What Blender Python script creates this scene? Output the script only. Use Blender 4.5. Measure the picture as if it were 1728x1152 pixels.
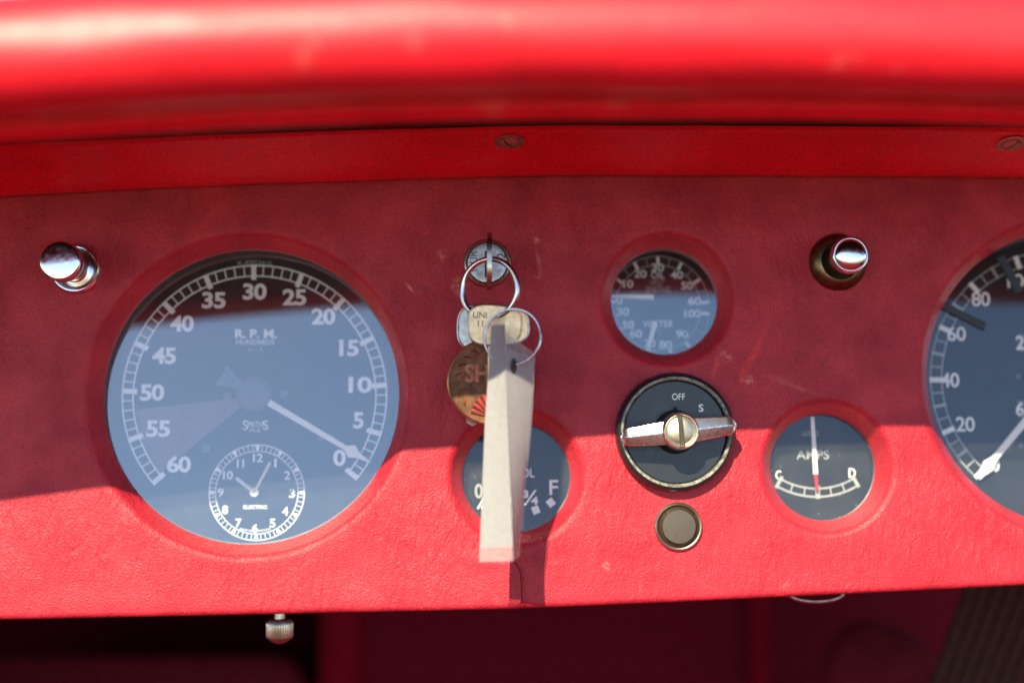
import bpy, bmesh, math, random
from math import sin, cos, pi, radians, sqrt, atan, atan2, tan
from mathutils import Vector, Matrix, noise
from mathutils.geometry import delaunay_2d_cdt

random.seed(7)
for o in list(bpy.data.objects):
    bpy.data.objects.remove(o)
scn = bpy.context.scene
COL = scn.collection
MM = 0.001

# ------------------------------------------------------------------ camera
DIST = 600.0                       # mm from the lens to the dashboard panel
FPX = 2400.0                       # focal length in photo pixels (50 mm on 36 mm)
FOOT = (804.0, 798.0)              # where the panel's normal through the lens meets the picture
PITCH = atan((FOOT[1] - 576.0) / FPX)
YAW = atan((864.0 - FOOT[0]) * cos(PITCH) / FPX)
cam_d = bpy.data.cameras.new('camera')
cam = bpy.data.objects.new('camera', cam_d)
COL.objects.link(cam)
TILT = Matrix.Rotation(radians(-10.0), 4, 'X')        # the dashboard leans back: everything is built upright, then leaned
CAM_ROT = (Matrix.Rotation(-YAW, 3, 'Z') @ Matrix.Rotation(pi / 2 + PITCH, 3, 'X'))
cam.matrix_world = TILT @ Matrix.Translation((0, -DIST * MM, 0)) @ CAM_ROT.to_4x4()
cam_d.lens = 50
cam_d.sensor_width = 36
cam_d.clip_start = 0.01
cam_d.clip_end = 500
cam_d.dof.use_dof = True
cam_d.dof.focus_distance = 0.588
cam_d.dof.aperture_fstop = 2.45
cam_d.dof.aperture_blades = 0
scn.camera = cam

# ------------------------------------------------------------------ sky and sun
SUN_TO = (TILT.to_3x3() @ Vector((-0.33, -1.0, 0.625))).normalized()       # towards the sun
SUN_EL = math.asin(SUN_TO.z)
SUN_AZ = atan2(SUN_TO.x, SUN_TO.y)
w = bpy.data.worlds.new('World')
scn.world = w
w.use_nodes = True
wn = w.node_tree
wn.nodes.clear()
sky = wn.nodes.new('ShaderNodeTexSky')
sky.sky_type = 'NISHITA'
sky.sun_disc = False
sky.sun_elevation = SUN_EL
sky.sun_rotation = SUN_AZ
sky.air_density = 1.0
sky.dust_density = 0.2
sky.ozone_density = 3.8
bg = wn.nodes.new('ShaderNodeBackground')
bg.inputs['Strength'].default_value = 0.112
wo = wn.nodes.new('ShaderNodeOutputWorld')
wn.links.new(sky.outputs[0], bg.inputs[0])
wn.links.new(bg.outputs[0], wo.inputs[0])

sl = bpy.data.lights.new('sun', 'SUN')
sl.energy = 4.2
sl.angle = radians(0.53)
sl.color = (1.0, 0.97, 0.68)
sun = bpy.data.objects.new('sun', sl)
COL.objects.link(sun)
sun.rotation_euler = SUN_TO.to_track_quat('Z', 'Y').to_euler()
sun.location = (-0.6, -2, 1.5)

vs = scn.view_settings
vs.view_transform = 'Standard'
vs.look = 'None'
vs.exposure = 1.2
vs.gamma = 1.0
vs.use_curve_mapping = False

# ------------------------------------------------------------------ picture -> place
_rot = CAM_ROT


def P(px, py, y=0.0):
    """point (mm) on the plane Y=y (mm, positive = into the dashboard) seen at photo pixel px,py"""
    d = _rot @ Vector(((px - 864.0) / FPX, (576.0 - py) / FPX, -1.0))
    t = (y + DIST) / d.y
    return Vector((d.x * t, y, d.z * t))


def S(px, py, y=0.0):
    """mm per photo pixel there"""
    p = P(px, py, y)
    fwd = _rot @ Vector((0, 0, -1))
    return (p - Vector((0, -DIST, 0))).dot(fwd) / FPX


# ------------------------------------------------------------------ materials
def newmat(name):
    m = bpy.data.materials.new(name)
    m.use_nodes = True
    nt = m.node_tree
    nt.nodes.clear()
    out = nt.nodes.new('ShaderNodeOutputMaterial')
    return m, nt, out


def N(nt, kind, **kw):
    n = nt.nodes.new(kind)
    for k, v in kw.items():
        if k in n.inputs:
            n.inputs[k].default_value = v
        else:
            setattr(n, k, v)
    return n


def ramp(nt, src, stops):
    r = nt.nodes.new('ShaderNodeValToRGB')
    el = r.color_ramp.elements
    while len(el) < len(stops):
        el.new(0.5)
    for e, (p, c) in zip(el, stops):
        e.position = p
        e.color = c if len(c) == 4 else (*c, 1)
    nt.links.new(src, r.inputs[0])
    return r.outputs[0]


def mix(nt, fac, a, b, mode='MIX'):
    n = nt.nodes.new('ShaderNodeMix')
    n.data_type = 'RGBA'
    n.blend_type = mode
    for sock, v in ((n.inputs[0], fac), (n.inputs[6], a), (n.inputs[7], b)):
        if hasattr(v, 'is_linked') or hasattr(v, 'links'):
            nt.links.new(v, sock)
        else:
            sock.default_value = v if not isinstance(v, tuple) or len(v) == 4 else (*v, 1)
    return n.outputs[2]


def simple(name, col, rough=0.5, metal=0.0, var=0.25, nscale=300.0, bump=0.0, bscale=900.0, spec=0.5, coat=0.0, dark=None):
    """principled with noise-driven colour and roughness variation (object space, metres)"""
    m, nt, out = newmat(name)
    b = N(nt, 'ShaderNodeBsdfPrincipled')
    tc = N(nt, 'ShaderNodeTexCoord')
    n1 = N(nt, 'ShaderNodeTexNoise', Scale=nscale, Detail=6.0, Roughness=0.65)
    nt.links.new(tc.outputs['Object'], n1.inputs['Vector'])
    d = dark or tuple(c * (1 - var) for c in col)
    c = ramp(nt, n1.outputs[0], [(0.3, d), (0.65, col)])
    nt.links.new(c, b.inputs['Base Color'])
    r = ramp(nt, n1.outputs[0], [(0.25, (min(1, rough + 0.12),) * 3), (0.75, (max(0.02, rough - 0.06),) * 3)])
    nt.links.new(r, b.inputs['Roughness'])
    b.inputs['Metallic'].default_value = metal
    b.inputs['Specular IOR Level'].default_value = spec
    b.inputs['Coat Weight'].default_value = coat
    if bump > 0:
        n2 = N(nt, 'ShaderNodeTexNoise', Scale=bscale, Detail=4.0)
        nt.links.new(tc.outputs['Object'], n2.inputs['Vector'])
        bp = N(nt, 'ShaderNodeBump', Strength=1.0, Distance=bump * MM)
        nt.links.new(n2.outputs[0], bp.inputs['Height'])
        nt.links.new(bp.outputs[0], b.inputs['Normal'])
    nt.links.new(b.outputs[0], out.inputs[0])
    return m


def leather(name, col, deep, rough=0.45, cell=1250.0, depth=0.125, wrinkle=1.25, scuff=0.5, spec=0.3, spots=(), scratches=()):
    m, nt, out = newmat(name)
    L = nt.links.new
    b = N(nt, 'ShaderNodeBsdfPrincipled')
    tc = N(nt, 'ShaderNodeTexCoord')
    # warped coordinates so that the grain does not look like a regular mesh
    nw = N(nt, 'ShaderNodeTexNoise', Scale=90.0, Detail=3.0)
    L(tc.outputs['Object'], nw.inputs['Vector'])
    wv = N(nt, 'ShaderNodeVectorMath', operation='MULTIPLY_ADD')
    L(nw.outputs['Color'], wv.inputs[0])
    wv.inputs[1].default_value = (0.004, 0.004, 0.004)
    L(tc.outputs['Object'], wv.inputs[2])
    vor = N(nt, 'ShaderNodeTexVoronoi', feature='F1', Scale=cell, Randomness=1.0)
    L(wv.outputs[0], vor.inputs['Vector'])
    fine = N(nt, 'ShaderNodeTexNoise', Scale=2600.0, Detail=3.0)
    L(tc.outputs['Object'], fine.inputs['Vector'])
    # long directional creases
    mp = N(nt, 'ShaderNodeMapping')
    mp.inputs['Rotation'].default_value = (0, radians(28), 0)
    mp.inputs['Scale'].default_value = (1.0, 1.0, 0.33)
    L(wv.outputs[0], mp.inputs['Vector'])
    wr = N(nt, 'ShaderNodeTexNoise', Scale=330.0, Detail=4.0, Roughness=0.6, Distortion=0.6)
    L(mp.outputs[0], wr.inputs['Vector'])
    zone = N(nt, 'ShaderNodeTexNoise', Scale=26.0, Detail=2.0)
    L(tc.outputs['Object'], zone.inputs['Vector'])
    zr = ramp(nt, zone.outputs[0], [(0.38, (0.25,) * 3), (0.68, (1,) * 3)])
    a1 = N(nt, 'ShaderNodeMath', operation='MULTIPLY')
    L(wr.outputs[0], a1.inputs[0])
    L(zr, a1.inputs[1])
    h1 = N(nt, 'ShaderNodeMath', operation='MULTIPLY_ADD')
    L(a1.outputs[0], h1.inputs[0])
    h1.inputs[1].default_value = wrinkle * 6
    L(vor.outputs['Distance'], h1.inputs[2])
    h2 = N(nt, 'ShaderNodeMath', operation='MULTIPLY_ADD')
    L(fine.outputs[0], h2.inputs[0])
    h2.inputs[1].default_value = 0.45
    L(h1.outputs[0], h2.inputs[2])
    bp = N(nt, 'ShaderNodeBump', Strength=1.0, Distance=depth * MM)
    L(h2.outputs[0], bp.inputs['Height'])
    L(bp.outputs[0], b.inputs['Normal'])
    # colour: uneven dye, worn patches, fine scuffs
    nb = N(nt, 'ShaderNodeTexNoise', Scale=38.0, Detail=7.0, Roughness=0.62)
    L(tc.outputs['Object'], nb.inputs['Vector'])
    c0 = ramp(nt, nb.outputs[0], [(0.3, deep), (0.62, col)])
    mp2 = N(nt, 'ShaderNodeMapping')
    mp2.inputs['Rotation'].default_value = (0, radians(-58), 0)
    mp2.inputs['Scale'].default_value = (1.0, 1.0, 0.16)
    L(tc.outputs['Object'], mp2.inputs['Vector'])
    ns = N(nt, 'ShaderNodeTexNoise', Scale=150.0, Detail=9.0, Roughness=0.72)
    L(mp2.outputs[0], ns.inputs['Vector'])
    sm = ramp(nt, ns.outputs[0], [(0.66, (0, 0, 0)), (0.76, (scuff,) * 3)])
    zs = ramp(nt, zone.outputs[0], [(0.52, (0, 0, 0)), (0.66, (1, 1, 1))])
    smz = N(nt, 'ShaderNodeMath', operation='MULTIPLY')
    L(sm, smz.inputs[0])
    L(zs, smz.inputs[1])
    c1 = mix(nt, smz.outputs[0], c0, (min(1, col[0] * 1.3), 0.10, 0.08))
    # rubbed spots and painted highlights: (x, z, radius) in mm
    for (sx_, sy_, sz_, sr_) in spots:
        dv = N(nt, 'ShaderNodeVectorMath', operation='DISTANCE')
        L(tc.outputs['Object'], dv.inputs[0])
        dv.inputs[1].default_value = (sx_ * MM, sy_ * MM, sz_ * MM)
        mr = N(nt, 'ShaderNodeMapRange')
        L(dv.outputs['Value'], mr.inputs['Value'])
        mr.inputs['From Min'].default_value = sr_ * MM
        mr.inputs['From Max'].default_value = sr_ * MM * .2
        n5 = N(nt, 'ShaderNodeTexNoise', Scale=420.0, Detail=6.0, Roughness=0.75)
        L(tc.outputs['Object'], n5.inputs['Vector'])
        rm = ramp(nt, n5.outputs[0], [(0.46, (0, 0, 0)), (0.56, (.85 if cell > 700 else .55,) * 3)])
        mm_ = N(nt, 'ShaderNodeMath', operation='MULTIPLY')
        L(mr.outputs[0], mm_.inputs[0])
        L(rm, mm_.inputs[1])
        c1 = mix(nt, mm_.outputs[0], c1, (0.70, 0.20, 0.15))
    # rubbed streaks: (x0, z0, x1, z1, half width) in mm
    for (x0, z0, x1, z1, hw_, colr, amt) in scratches:
        L_ = sqrt((x1 - x0) ** 2 + (z1 - z0) ** 2)
        ux, uz = (x1 - x0) / L_, (z1 - z0) / L_
        sub = N(nt, 'ShaderNodeVectorMath', operation='SUBTRACT')
        L(wv.outputs[0], sub.inputs[0])
        sub.inputs[1].default_value = ((x0 + x1) / 2 * MM + .002, 0.002, (z0 + z1) / 2 * MM + .002)
        al = N(nt, 'ShaderNodeVectorMath', operation='DOT_PRODUCT')
        L(sub.outputs[0], al.inputs[0])
        al.inputs[1].default_value = (ux, 0, uz)
        pe = N(nt, 'ShaderNodeVectorMath', operation='DOT_PRODUCT')
        L(sub.outputs[0], pe.inputs[0])
        pe.inputs[1].default_value = (-uz, 0, ux)
        prod = None
        for src, lim in ((al, L_ / 2), (pe, hw_)):
            ab = N(nt, 'ShaderNodeMath', operation='ABSOLUTE')
            L(src.outputs['Value'], ab.inputs[0])
            mr = N(nt, 'ShaderNodeMapRange')
            L(ab.outputs[0], mr.inputs['Value'])
            mr.inputs['From Min'].default_value = lim * MM
            mr.inputs['From Max'].default_value = lim * MM * .25
            if prod is None:
                prod = mr.outputs[0]
            else:
                m3 = N(nt, 'ShaderNodeMath', operation='MULTIPLY')
                L(prod, m3.inputs[0])
                L(mr.outputs[0], m3.inputs[1])
                prod = m3.outputs[0]
        n6 = N(nt, 'ShaderNodeTexNoise', Scale=260.0, Detail=6.0, Roughness=0.7)
        L(tc.outputs['Object'], n6.inputs['Vector'])
        rm = ramp(nt, n6.outputs[0], [(0.36, (0, 0, 0)), (0.60, (amt,) * 3)])
        m4 = N(nt, 'ShaderNodeMath', operation='MULTIPLY')
        L(prod, m4.inputs[0])
        L(rm, m4.inputs[1])
        c1 = mix(nt, m4.outputs[0], c1, colr)
    # dirt in the pores
    pr = ramp(nt, vor.outputs['Distance'], [(0.30, (1, 1, 1)), (0.75, (0.72, 0.62, 0.62))])
    c2 = mix(nt, 0.8, c1, pr, 'MULTIPLY')
    L(c2, b.inputs['Base Color'])
    rr = ramp(nt, nb.outputs[0], [(0.25, (rough + 0.10,) * 3), (0.75, (rough - 0.07,) * 3)])
    L(rr, b.inputs['Roughness'])
    b.inputs['Specular IOR Level'].default_value = spec
    L(b.outputs[0], out.inputs[0])
    return m


def glass_mat(name, refl=0.10, dust=0.05, speck=0.25):
    """old cover glass: clear, mirror-like sheen, a film of dust that catches the sun"""
    m, nt, out = newmat(name)
    L = nt.links.new
    tc = N(nt, 'ShaderNodeTexCoord')
    tr = N(nt, 'ShaderNodeBsdfTransparent', Color=(0.99, 0.99, 0.99, 1))
    gl = N(nt, 'ShaderNodeBsdfGlossy', Color=(1, 1, 1, 1), Roughness=0.03)
    df = N(nt, 'ShaderNodeBsdfDiffuse', Color=(0.62, 0.60, 0.54, 1))
    n1 = N(nt, 'ShaderNodeTexNoise', Scale=60.0, Detail=6.0, Roughness=0.7)
    L(tc.outputs['Object'], n1.inputs['Vector'])
    n2 = N(nt, 'ShaderNodeTexVoronoi', Scale=420.0, Randomness=1.0)
    L(tc.outputs['Object'], n2.inputs['Vector'])
    film = ramp(nt, n1.outputs[0], [(0.3, (dust * 0.55,) * 3), (0.7, (dust * 1.5,) * 3)])
    sp = ramp(nt, n2.outputs['Distance'], [(0.05, (speck,) * 3), (0.14, (0, 0, 0))])
    nsel = ramp(nt, n1.outputs[0], [(0.5, (0, 0, 0)), (0.62, (1, 1, 1))])
    spm = N(nt, 'ShaderNodeMath', operation='MULTIPLY')
    L(sp, spm.inputs[0])
    L(nsel, spm.inputs[1])
    dsum = N(nt, 'ShaderNodeMath', operation='ADD', use_clamp=True)
    L(film, dsum.inputs[0])
    L(spm.outputs[0], dsum.inputs[1])
    fr = N(nt, 'ShaderNodeFresnel', IOR=1.5)
    fs = N(nt, 'ShaderNodeMath', operation='ADD', use_clamp=True)
    L(fr.outputs[0], fs.inputs[0])
    fs.inputs[1].default_value = refl - 0.04
    m1 = N(nt, 'ShaderNodeMixShader')
    L(fs.outputs[0], m1.inputs[0])
    L(tr.outputs[0], m1.inputs[1])
    L(gl.outputs[0], m1.inputs[2])
    m2 = N(nt, 'ShaderNodeMixShader')
    L(dsum.outputs[0], m2.inputs[0])
    L(m1.outputs[0], m2.inputs[1])
    L(df.outputs[0], m2.inputs[2])
    L(m2.outputs[0], out.inputs[0])
    return m


def sheet_mat(name, col, alpha, transl=0.35, rough=0.35):
    m, nt, out = newmat(name)
    L = nt.links.new
    tc = N(nt, 'ShaderNodeTexCoord')
    n1 = N(nt, 'ShaderNodeTexNoise', Scale=420.0, Detail=8.0, Roughness=0.75)
    L(tc.outputs['Object'], n1.inputs['Vector'])
    c = ramp(nt, n1.outputs[0], [(0.32, tuple(v * 0.84 for v in col)), (0.62, col)])
    b = N(nt, 'ShaderNodeBsdfPrincipled', Roughness=rough)
    L(c, b.inputs['Base Color'])
    tl = N(nt, 'ShaderNodeBsdfTranslucent')
    L(c, tl.inputs['Color'])
    m1 = N(nt, 'ShaderNodeMixShader')
    m1.inputs[0].default_value = transl
    L(b.outputs[0], m1.inputs[1])
    L(tl.outputs[0], m1.inputs[2])
    tr = N(nt, 'ShaderNodeBsdfTransparent')
    m2 = N(nt, 'ShaderNodeMixShader')
    m2.inputs[0].default_value = alpha
    L(tr.outputs[0], m2.inputs[1])
    L(m1.outputs[0], m2.inputs[2])
    L(m2.outputs[0], out.inputs[0])
    return m


M = {}
SPOTS = []
for px_, py_, r_ in ((775, 482, 20), (745, 430, 14), (910, 465, 9), (906, 405, 9), (1262, 640, 16), (1024, 955, 10), (1225, 600, 14)):
    q_ = P(px_, py_)
    SPOTS.append((q_.x, 0, q_.z, r_ * .25))
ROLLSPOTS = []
for px_, py_, yy_, r_ in ((510, 98, -176, 24), (528, 72, -177, 20), (700, 70, -177, 22), (850, 36, -176, 22), (1418, 104, -170, 22), (1440, 96, -170, 16), (1515, 115, -168, 10), (830, 168, -143, 40), (1040, 166, -142, 30)):  # last two are painted highlights on the bead, the others scuffs
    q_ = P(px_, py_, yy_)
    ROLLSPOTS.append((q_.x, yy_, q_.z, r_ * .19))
SCRATCHES = []
for a_, b_, hw_, colr_, amt_ in (((1305, 528), (1232, 675), 2.2, (0.80, 0.035, 0.03), .8), ((1216, 596), (1200, 640), 1.6, (0.78, 0.05, 0.04), .7), ((1280, 628), (1390, 668), 1.5, (0.62, 0.12, 0.10), .6),
                            ((705, 402), (725, 388), .8, (0.80, 0.03, 0.03), .9), ((684, 475), (702, 497), .9, (0.72, 0.22, 0.16), .9), ((1398, 600), (1380, 628), .5, (0.02, 0.008, 0.01), .9),
                            ((905, 408), (912, 470), 1.2, (0.66, 0.16, 0.13), .7), ((708, 478), (722, 490), 2.0, (0.06, 0.02, 0.02), .8)):
    p_, q_ = P(*a_), P(*b_)
    SCRATCHES.append((p_.x, p_.z, q_.x, q_.z, hw_, colr_, amt_))
M['leather'] = leather('red_leather', (0.53, 0.022, 0.038), (0.33, 0.007, 0.020), spots=SPOTS, scratches=SCRATCHES, spec=0.32, rough=0.45)
M['leather_strip'] = leather('red_leather_strip', (0.90, 0.010, 0.030), (0.76, 0.008, 0.022), rough=0.28, cell=900.0, depth=0.06, wrinkle=0.12, scuff=0.8, spec=0.5)
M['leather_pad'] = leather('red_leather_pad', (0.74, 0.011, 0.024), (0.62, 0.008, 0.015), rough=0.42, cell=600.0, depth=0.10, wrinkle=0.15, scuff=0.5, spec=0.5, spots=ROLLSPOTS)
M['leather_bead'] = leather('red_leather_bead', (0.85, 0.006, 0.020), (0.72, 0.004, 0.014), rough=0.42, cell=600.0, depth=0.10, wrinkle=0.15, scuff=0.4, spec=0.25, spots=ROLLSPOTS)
M['carpet'] = simple('red_carpet', (0.15, 0.006, 0.016), 0.95, var=0.5, nscale=260, bump=1.2, bscale=700, spec=0.1)
M['carpet_bounce'] = simple('red_bounce_carpet', (0.19, 0.004, 0.009), 0.9, var=0.3, nscale=200, bump=1.0, bscale=700, spec=0.1)  # floor colour, brightened to throw red light upwards
M['edge_highlight'] = simple('red_edge_highlight', (0.19, 0.004, 0.014), 0.9, var=0.3, nscale=200, spec=0.05)  # brighter red that paints light onto the tunnel edges
M['carpet_dark'] = simple('dark_red_carpet', (0.20, 0.009, 0.018), 0.95, var=0.5, nscale=260, bump=1.2, bscale=700, spec=0.1)
M['dial'] = simple('dial_black', (0.014, 0.015, 0.018), 0.6, var=0.4, nscale=120, spec=0.12)
M['black'] = simple('black_enamel', (0.012, 0.012, 0.014), 0.38, var=0.4, nscale=200)
M['hub'] = simple('hub_grey', (0.085, 0.09, 0.105), 0.5, var=0.25, nscale=300)
M['print'] = simple('cream_print', (0.92, 0.90, 0.83), 0.7, var=0.12, nscale=500)
M['print_mid'] = simple('sun_toned_print', (0.36, 0.355, 0.33), 0.7, var=0.2, nscale=500)  # darker copy of the print, toned down against overexposure by the sun
M['print_dim'] = simple('faded_print', (0.42, 0.42, 0.40), 0.7, var=0.25, nscale=700)
M['sector'] = simple('mauve_sector', (0.16, 0.10, 0.12), 0.65, var=0.2, nscale=120)
M['needle'] = simple('cream_needle', (0.82, 0.79, 0.70), 0.55, var=0.1, nscale=400)
M['needle_red'] = simple('red_needle_tip', (0.45, 0.012, 0.02), 0.5, var=0.2)
M['brasspin'] = simple('tarnished_hand', (0.62, 0.50, 0.40), 0.4, metal=0.4, var=0.3, nscale=500)
M['chrome'] = simple('chrome', (0.86, 0.87, 0.88), 0.10, metal=1.0, var=0.10, nscale=500)
M['chrome_worn'] = simple('pitted_chrome', (0.80, 0.79, 0.80), 0.27, metal=1.0, nscale=900, dark=(0.20, 0.15, 0.13), bump=0.02, bscale=1500)
M['nickel'] = simple('worn_nickel', (0.56, 0.51, 0.45), 0.28, metal=1.0, nscale=400, dark=(0.33, 0.27, 0.22), bump=0.015, bscale=2500)
M['steel'] = simple('ring_steel', (0.74, 0.70, 0.66), 0.18, metal=1.0, var=0.2, nscale=900)
M['brass'] = simple('worn_brass', (0.60, 0.53, 0.41), 0.36, metal=1.0, nscale=420, dark=(0.36, 0.29, 0.19), bump=0.02, bscale=2000)
M['brass_dark'] = simple('tarnished_brass', (0.24, 0.17, 0.09), 0.34, metal=1.0, nscale=350, dark=(0.08, 0.055, 0.035))
M['keybrass'] = simple('key_nickel_silver', (0.98, 0.68, 0.38), 0.38, metal=0.7, nscale=400, dark=(0.75, 0.50, 0.26), bump=0.02, bscale=3000)
M['bronze'] = simple('bronze', (0.17, 0.062, 0.024), 0.46, metal=0.65, nscale=200, dark=(0.055, 0.020, 0.009), bump=0.02, bscale=2200)
M['bronze_rim'] = simple('bronze_polished', (0.66, 0.36, 0.17), 0.28, metal=1.0, var=0.3, nscale=500)
M['bronze_text'] = simple('bronze_relief', (0.30, 0.125, 0.05), 0.38, metal=1.0, var=0.5, nscale=500)
M['red_enamel'] = simple('red_enamel', (0.50, 0.010, 0.010), 0.35, var=0.3, nscale=900)
M['bakelite'] = simple('black_bakelite', (0.016, 0.017, 0.020), 0.26, var=0.3, nscale=240, bump=0.01, bscale=1500)
M['bake_wear'] = simple('worn_bakelite_edge', (0.36, 0.33, 0.27), 0.5, nscale=520, dark=(0.015, 0.015, 0.016))
M['button'] = simple('brown_button', (0.07, 0.05, 0.036), 0.42, var=0.3, nscale=600)
M['button_side'] = simple('dark_brown_bakelite', (0.05, 0.03, 0.018), 0.35, var=0.4, nscale=500)
M['ferrule'] = simple('dull_ferrule', (0.60, 0.55, 0.46), 0.36, metal=1.0, nscale=600, dark=(0.38, 0.33, 0.26))
M['glass'] = glass_mat('cover_glass', 0.18, 0.02, 0.12)
M['glass_clear'] = glass_mat('clear_cover_glass', 0.075, 0.018, 0.12)
M['glass_hazy'] = glass_mat('hazy_cover_glass', 0.20, 0.026, 0.14)
M['glass_dusty'] = glass_mat('dusty_cover_glass', 0.06, 0.028, 0.45)
M['paper'] = sheet_mat('tag_paper', (0.45, 0.415, 0.42), 0.95, 0.35, 0.55)
M['paper_smooth'] = sheet_mat('tag_paper_smooth', (0.60, 0.50, 0.53), 0.93, 0.45, 0.4)
M['sleeve'] = sheet_mat('clear_plastic', (0.60, 0.57, 0.57), 0.28, 0.35, 0.2)
M['rubber'] = simple('brown_rubber', (0.06, 0.024, 0.018), 0.9, var=0.35, nscale=300, spec=0.1)
M['engraved'] = simple('dirt_and_slot_shade', (0.05, 0.04, 0.035), 0.8)  # dirt in stamped letters, painted shade in slots and the tag hole
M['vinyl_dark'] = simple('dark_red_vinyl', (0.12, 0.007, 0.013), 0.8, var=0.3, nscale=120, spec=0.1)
M['flat_black'] = simple('matt_black', (0.010, 0.008, 0.009), 0.9)  # dash underside; also stands in for shade in the strip gap


# ------------------------------------------------------------------ mesh builder (mm, X right / Y into dash / Z up)
class MB:
    def __init__(s):
        s.v, s.f = [], []

    def add(s, vs, fs):
        k = len(s.v)
        s.v += [Vector(a) for a in vs]
        s.f += [[i + k for i in f] for f in fs]
        return s

    def lathe(s, prof, c=(0, 0, 0), n=64, axis='Y', a0=0.0, a1=2 * pi, cap0=False, cap1=False):
        """prof: list of (radius, out) ; axis 'Y': out is towards the viewer (-Y); axis 'Z': out is downwards"""
        full = abs(a1 - a0 - 2 * pi) < 1e-6
        m = n if full else n + 1
        vs, fs = [], []
        for (r, o) in prof:
            for i in range(m):
                a = a0 + (a1 - a0) * i / n
                if axis == 'Y':
                    vs.append((c[0] + r * cos(a), c[1] - o, c[2] + r * sin(a)))
                else:
                    vs.append((c[0] + r * cos(a), c[1] + r * sin(a), c[2] - o))
        for j in range(len(prof) - 1):
            for i in range(n):
                i2 = (i + 1) % m if full else i + 1
                fs.append([j * m + i, j * m + i2, (j + 1) * m + i2, (j + 1) * m + i])
        if cap0:
            fs.append([i for i in range(m)])
        if cap1:
            fs.append([(len(prof) - 1) * m + i for i in range(m)])
        return s.add(vs, fs)

    def tube(s, pts, r, n=10, closed=False, caps=True):
        pts = [Vector(p) for p in pts]
        k = len(pts)
        rr = r if isinstance(r, (list, tuple)) else [r] * k
        vs, fs = [], []
        nrm = None
        for i, p in enumerate(pts):
            if closed:
                t = pts[(i + 1) % k] - pts[i - 1]
            else:
                t = pts[min(i + 1, k - 1)] - pts[max(i - 1, 0)]
            t.normalize()
            if nrm is None:
                nrm = t.orthogonal().normalized()
            nrm = (nrm - t * nrm.dot(t)).normalized()
            bn = t.cross(nrm)
            for j in range(n):
                a = 2 * pi * j / n
                vs.append(p + (nrm * cos(a) + bn * sin(a)) * rr[i])
        for i in range(k if closed else k - 1):
            i2 = (i + 1) % k
            for j in range(n):
                j2 = (j + 1) % n
                fs.append([i * n + j, i * n + j2, i2 * n + j2, i2 * n + j])
        if caps and not closed:
            fs.append(list(range(n)))
            fs.append([(k - 1) * n + j for j in range(n)])
        return s.add(vs, fs)

    def prism(s, poly, o0, o1, bev=0.0):
        """polygon of (x,z), extruded from out=o0 to out=o1 (towards viewer), small chamfer on the front"""
        n = len(poly)
        a = sum(poly[i][0] * poly[(i + 1) % n][1] - poly[(i + 1) % n][0] * poly[i][1] for i in range(n))
        if a < 0:
            poly = poly[::-1]
        vs = [(x, -o0, z) for x, z in poly]
        fs = [[i for i in range(n)][::-1]]
        if bev > 0:
            vs += [(x, -(o1 - bev), z) for x, z in poly]
            for i in range(n):
                p0, p1, p2 = (Vector(poly[i - 1]), Vector(poly[i]), Vector(poly[(i + 1) % n]))
                d1 = (p1 - p0).normalized()
                d2 = (p2 - p1).normalized()
                q = Vector((-(d1.y + d2.y), d1.x + d2.x))
                q = q.normalized() * bev if q.length > 1e-6 else Vector((0, 0))
                vs.append((p1.x + q.x, -o1, p1.y + q.y))
            layers = 2
        else:
            vs += [(x, -o1, z) for x, z in poly]
            layers = 1
        for l in range(layers):
            for i in range(n):
                j = (i + 1) % n
                fs.append([l * n + i, l * n + j, (l + 1) * n + j, (l + 1) * n + i])
        fs.append([layers * n + i for i in range(n)])
        return s.add(vs, fs)

    def grid(s, rows):
        n = len(rows[0])
        vs = [p for r in rows for p in r]
        fs = []
        for i in range(len(rows) - 1):
            for j in range(n - 1):
                fs.append([i * n + j, i * n + j + 1, (i + 1) * n + j + 1, (i + 1) * n + j])
        return s.add(vs, fs)

    def box(s, x0, x1, y0, y1, z0, z1):
        vs = [(x, y, z) for x in (x0, x1) for y in (y0, y1) for z in (z0, z1)]
        return s.add(vs, [[0, 1, 3, 2], [4, 6, 7, 5], [0, 4, 5, 1], [2, 3, 7, 6], [0, 2, 6, 4], [1, 5, 7, 3]])

    def rot(s, M4):
        s.v = [M4 @ v for v in s.v]
        return s

    def move(s, d):
        d = Vector(d)
        s.v = [v + d for v in s.v]
        return s

    def mesh(s, name, mat, smooth=True, angle=40, weld=0.0):
        me = bpy.data.meshes.new(name)
        bm = bmesh.new()
        bv = [bm.verts.new(v * MM) for v in s.v]
        for f in s.f:
            try:
                bm.faces.new([bv[i] for i in f])
            except ValueError:
                pass
        if weld > 0:
            bmesh.ops.remove_doubles(bm, verts=bm.verts, dist=weld * MM)
        bmesh.ops.recalc_face_normals(bm, faces=bm.faces)
        if smooth:
            ca = radians(angle)
            for f in bm.faces:
                f.smooth = True
            for e in bm.edges:
                if len(e.link_faces) == 2 and e.calc_face_angle(0) > ca:
                    e.smooth = False
        bm.to_mesh(me)
        bm.free()
        me.materials.append(mat)
        return me


def part(name, mb, mat, parent=None, label=None, **kw):
    o = bpy.data.objects.new(name, mb.mesh(name, M[mat], **kw))
    COL.objects.link(o)
    if parent is not None:
        o.parent = parent
    if label:
        o['label'] = label
    return o


def tag(o, label, cat, group=None):
    o['label'] = label
    o['category'] = cat
    if group:
        o['group'] = group
    return o


def thing(name, loc, label, cat, group=None):
    o = bpy.data.objects.new(name, None)
    o.empty_display_size = 0.01
    COL.objects.link(o)
    o.location = Vector(loc) * MM
    return tag(o, label, cat, group)


# ------------------------------------------------------------------ lettering
_txt = {}


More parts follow.
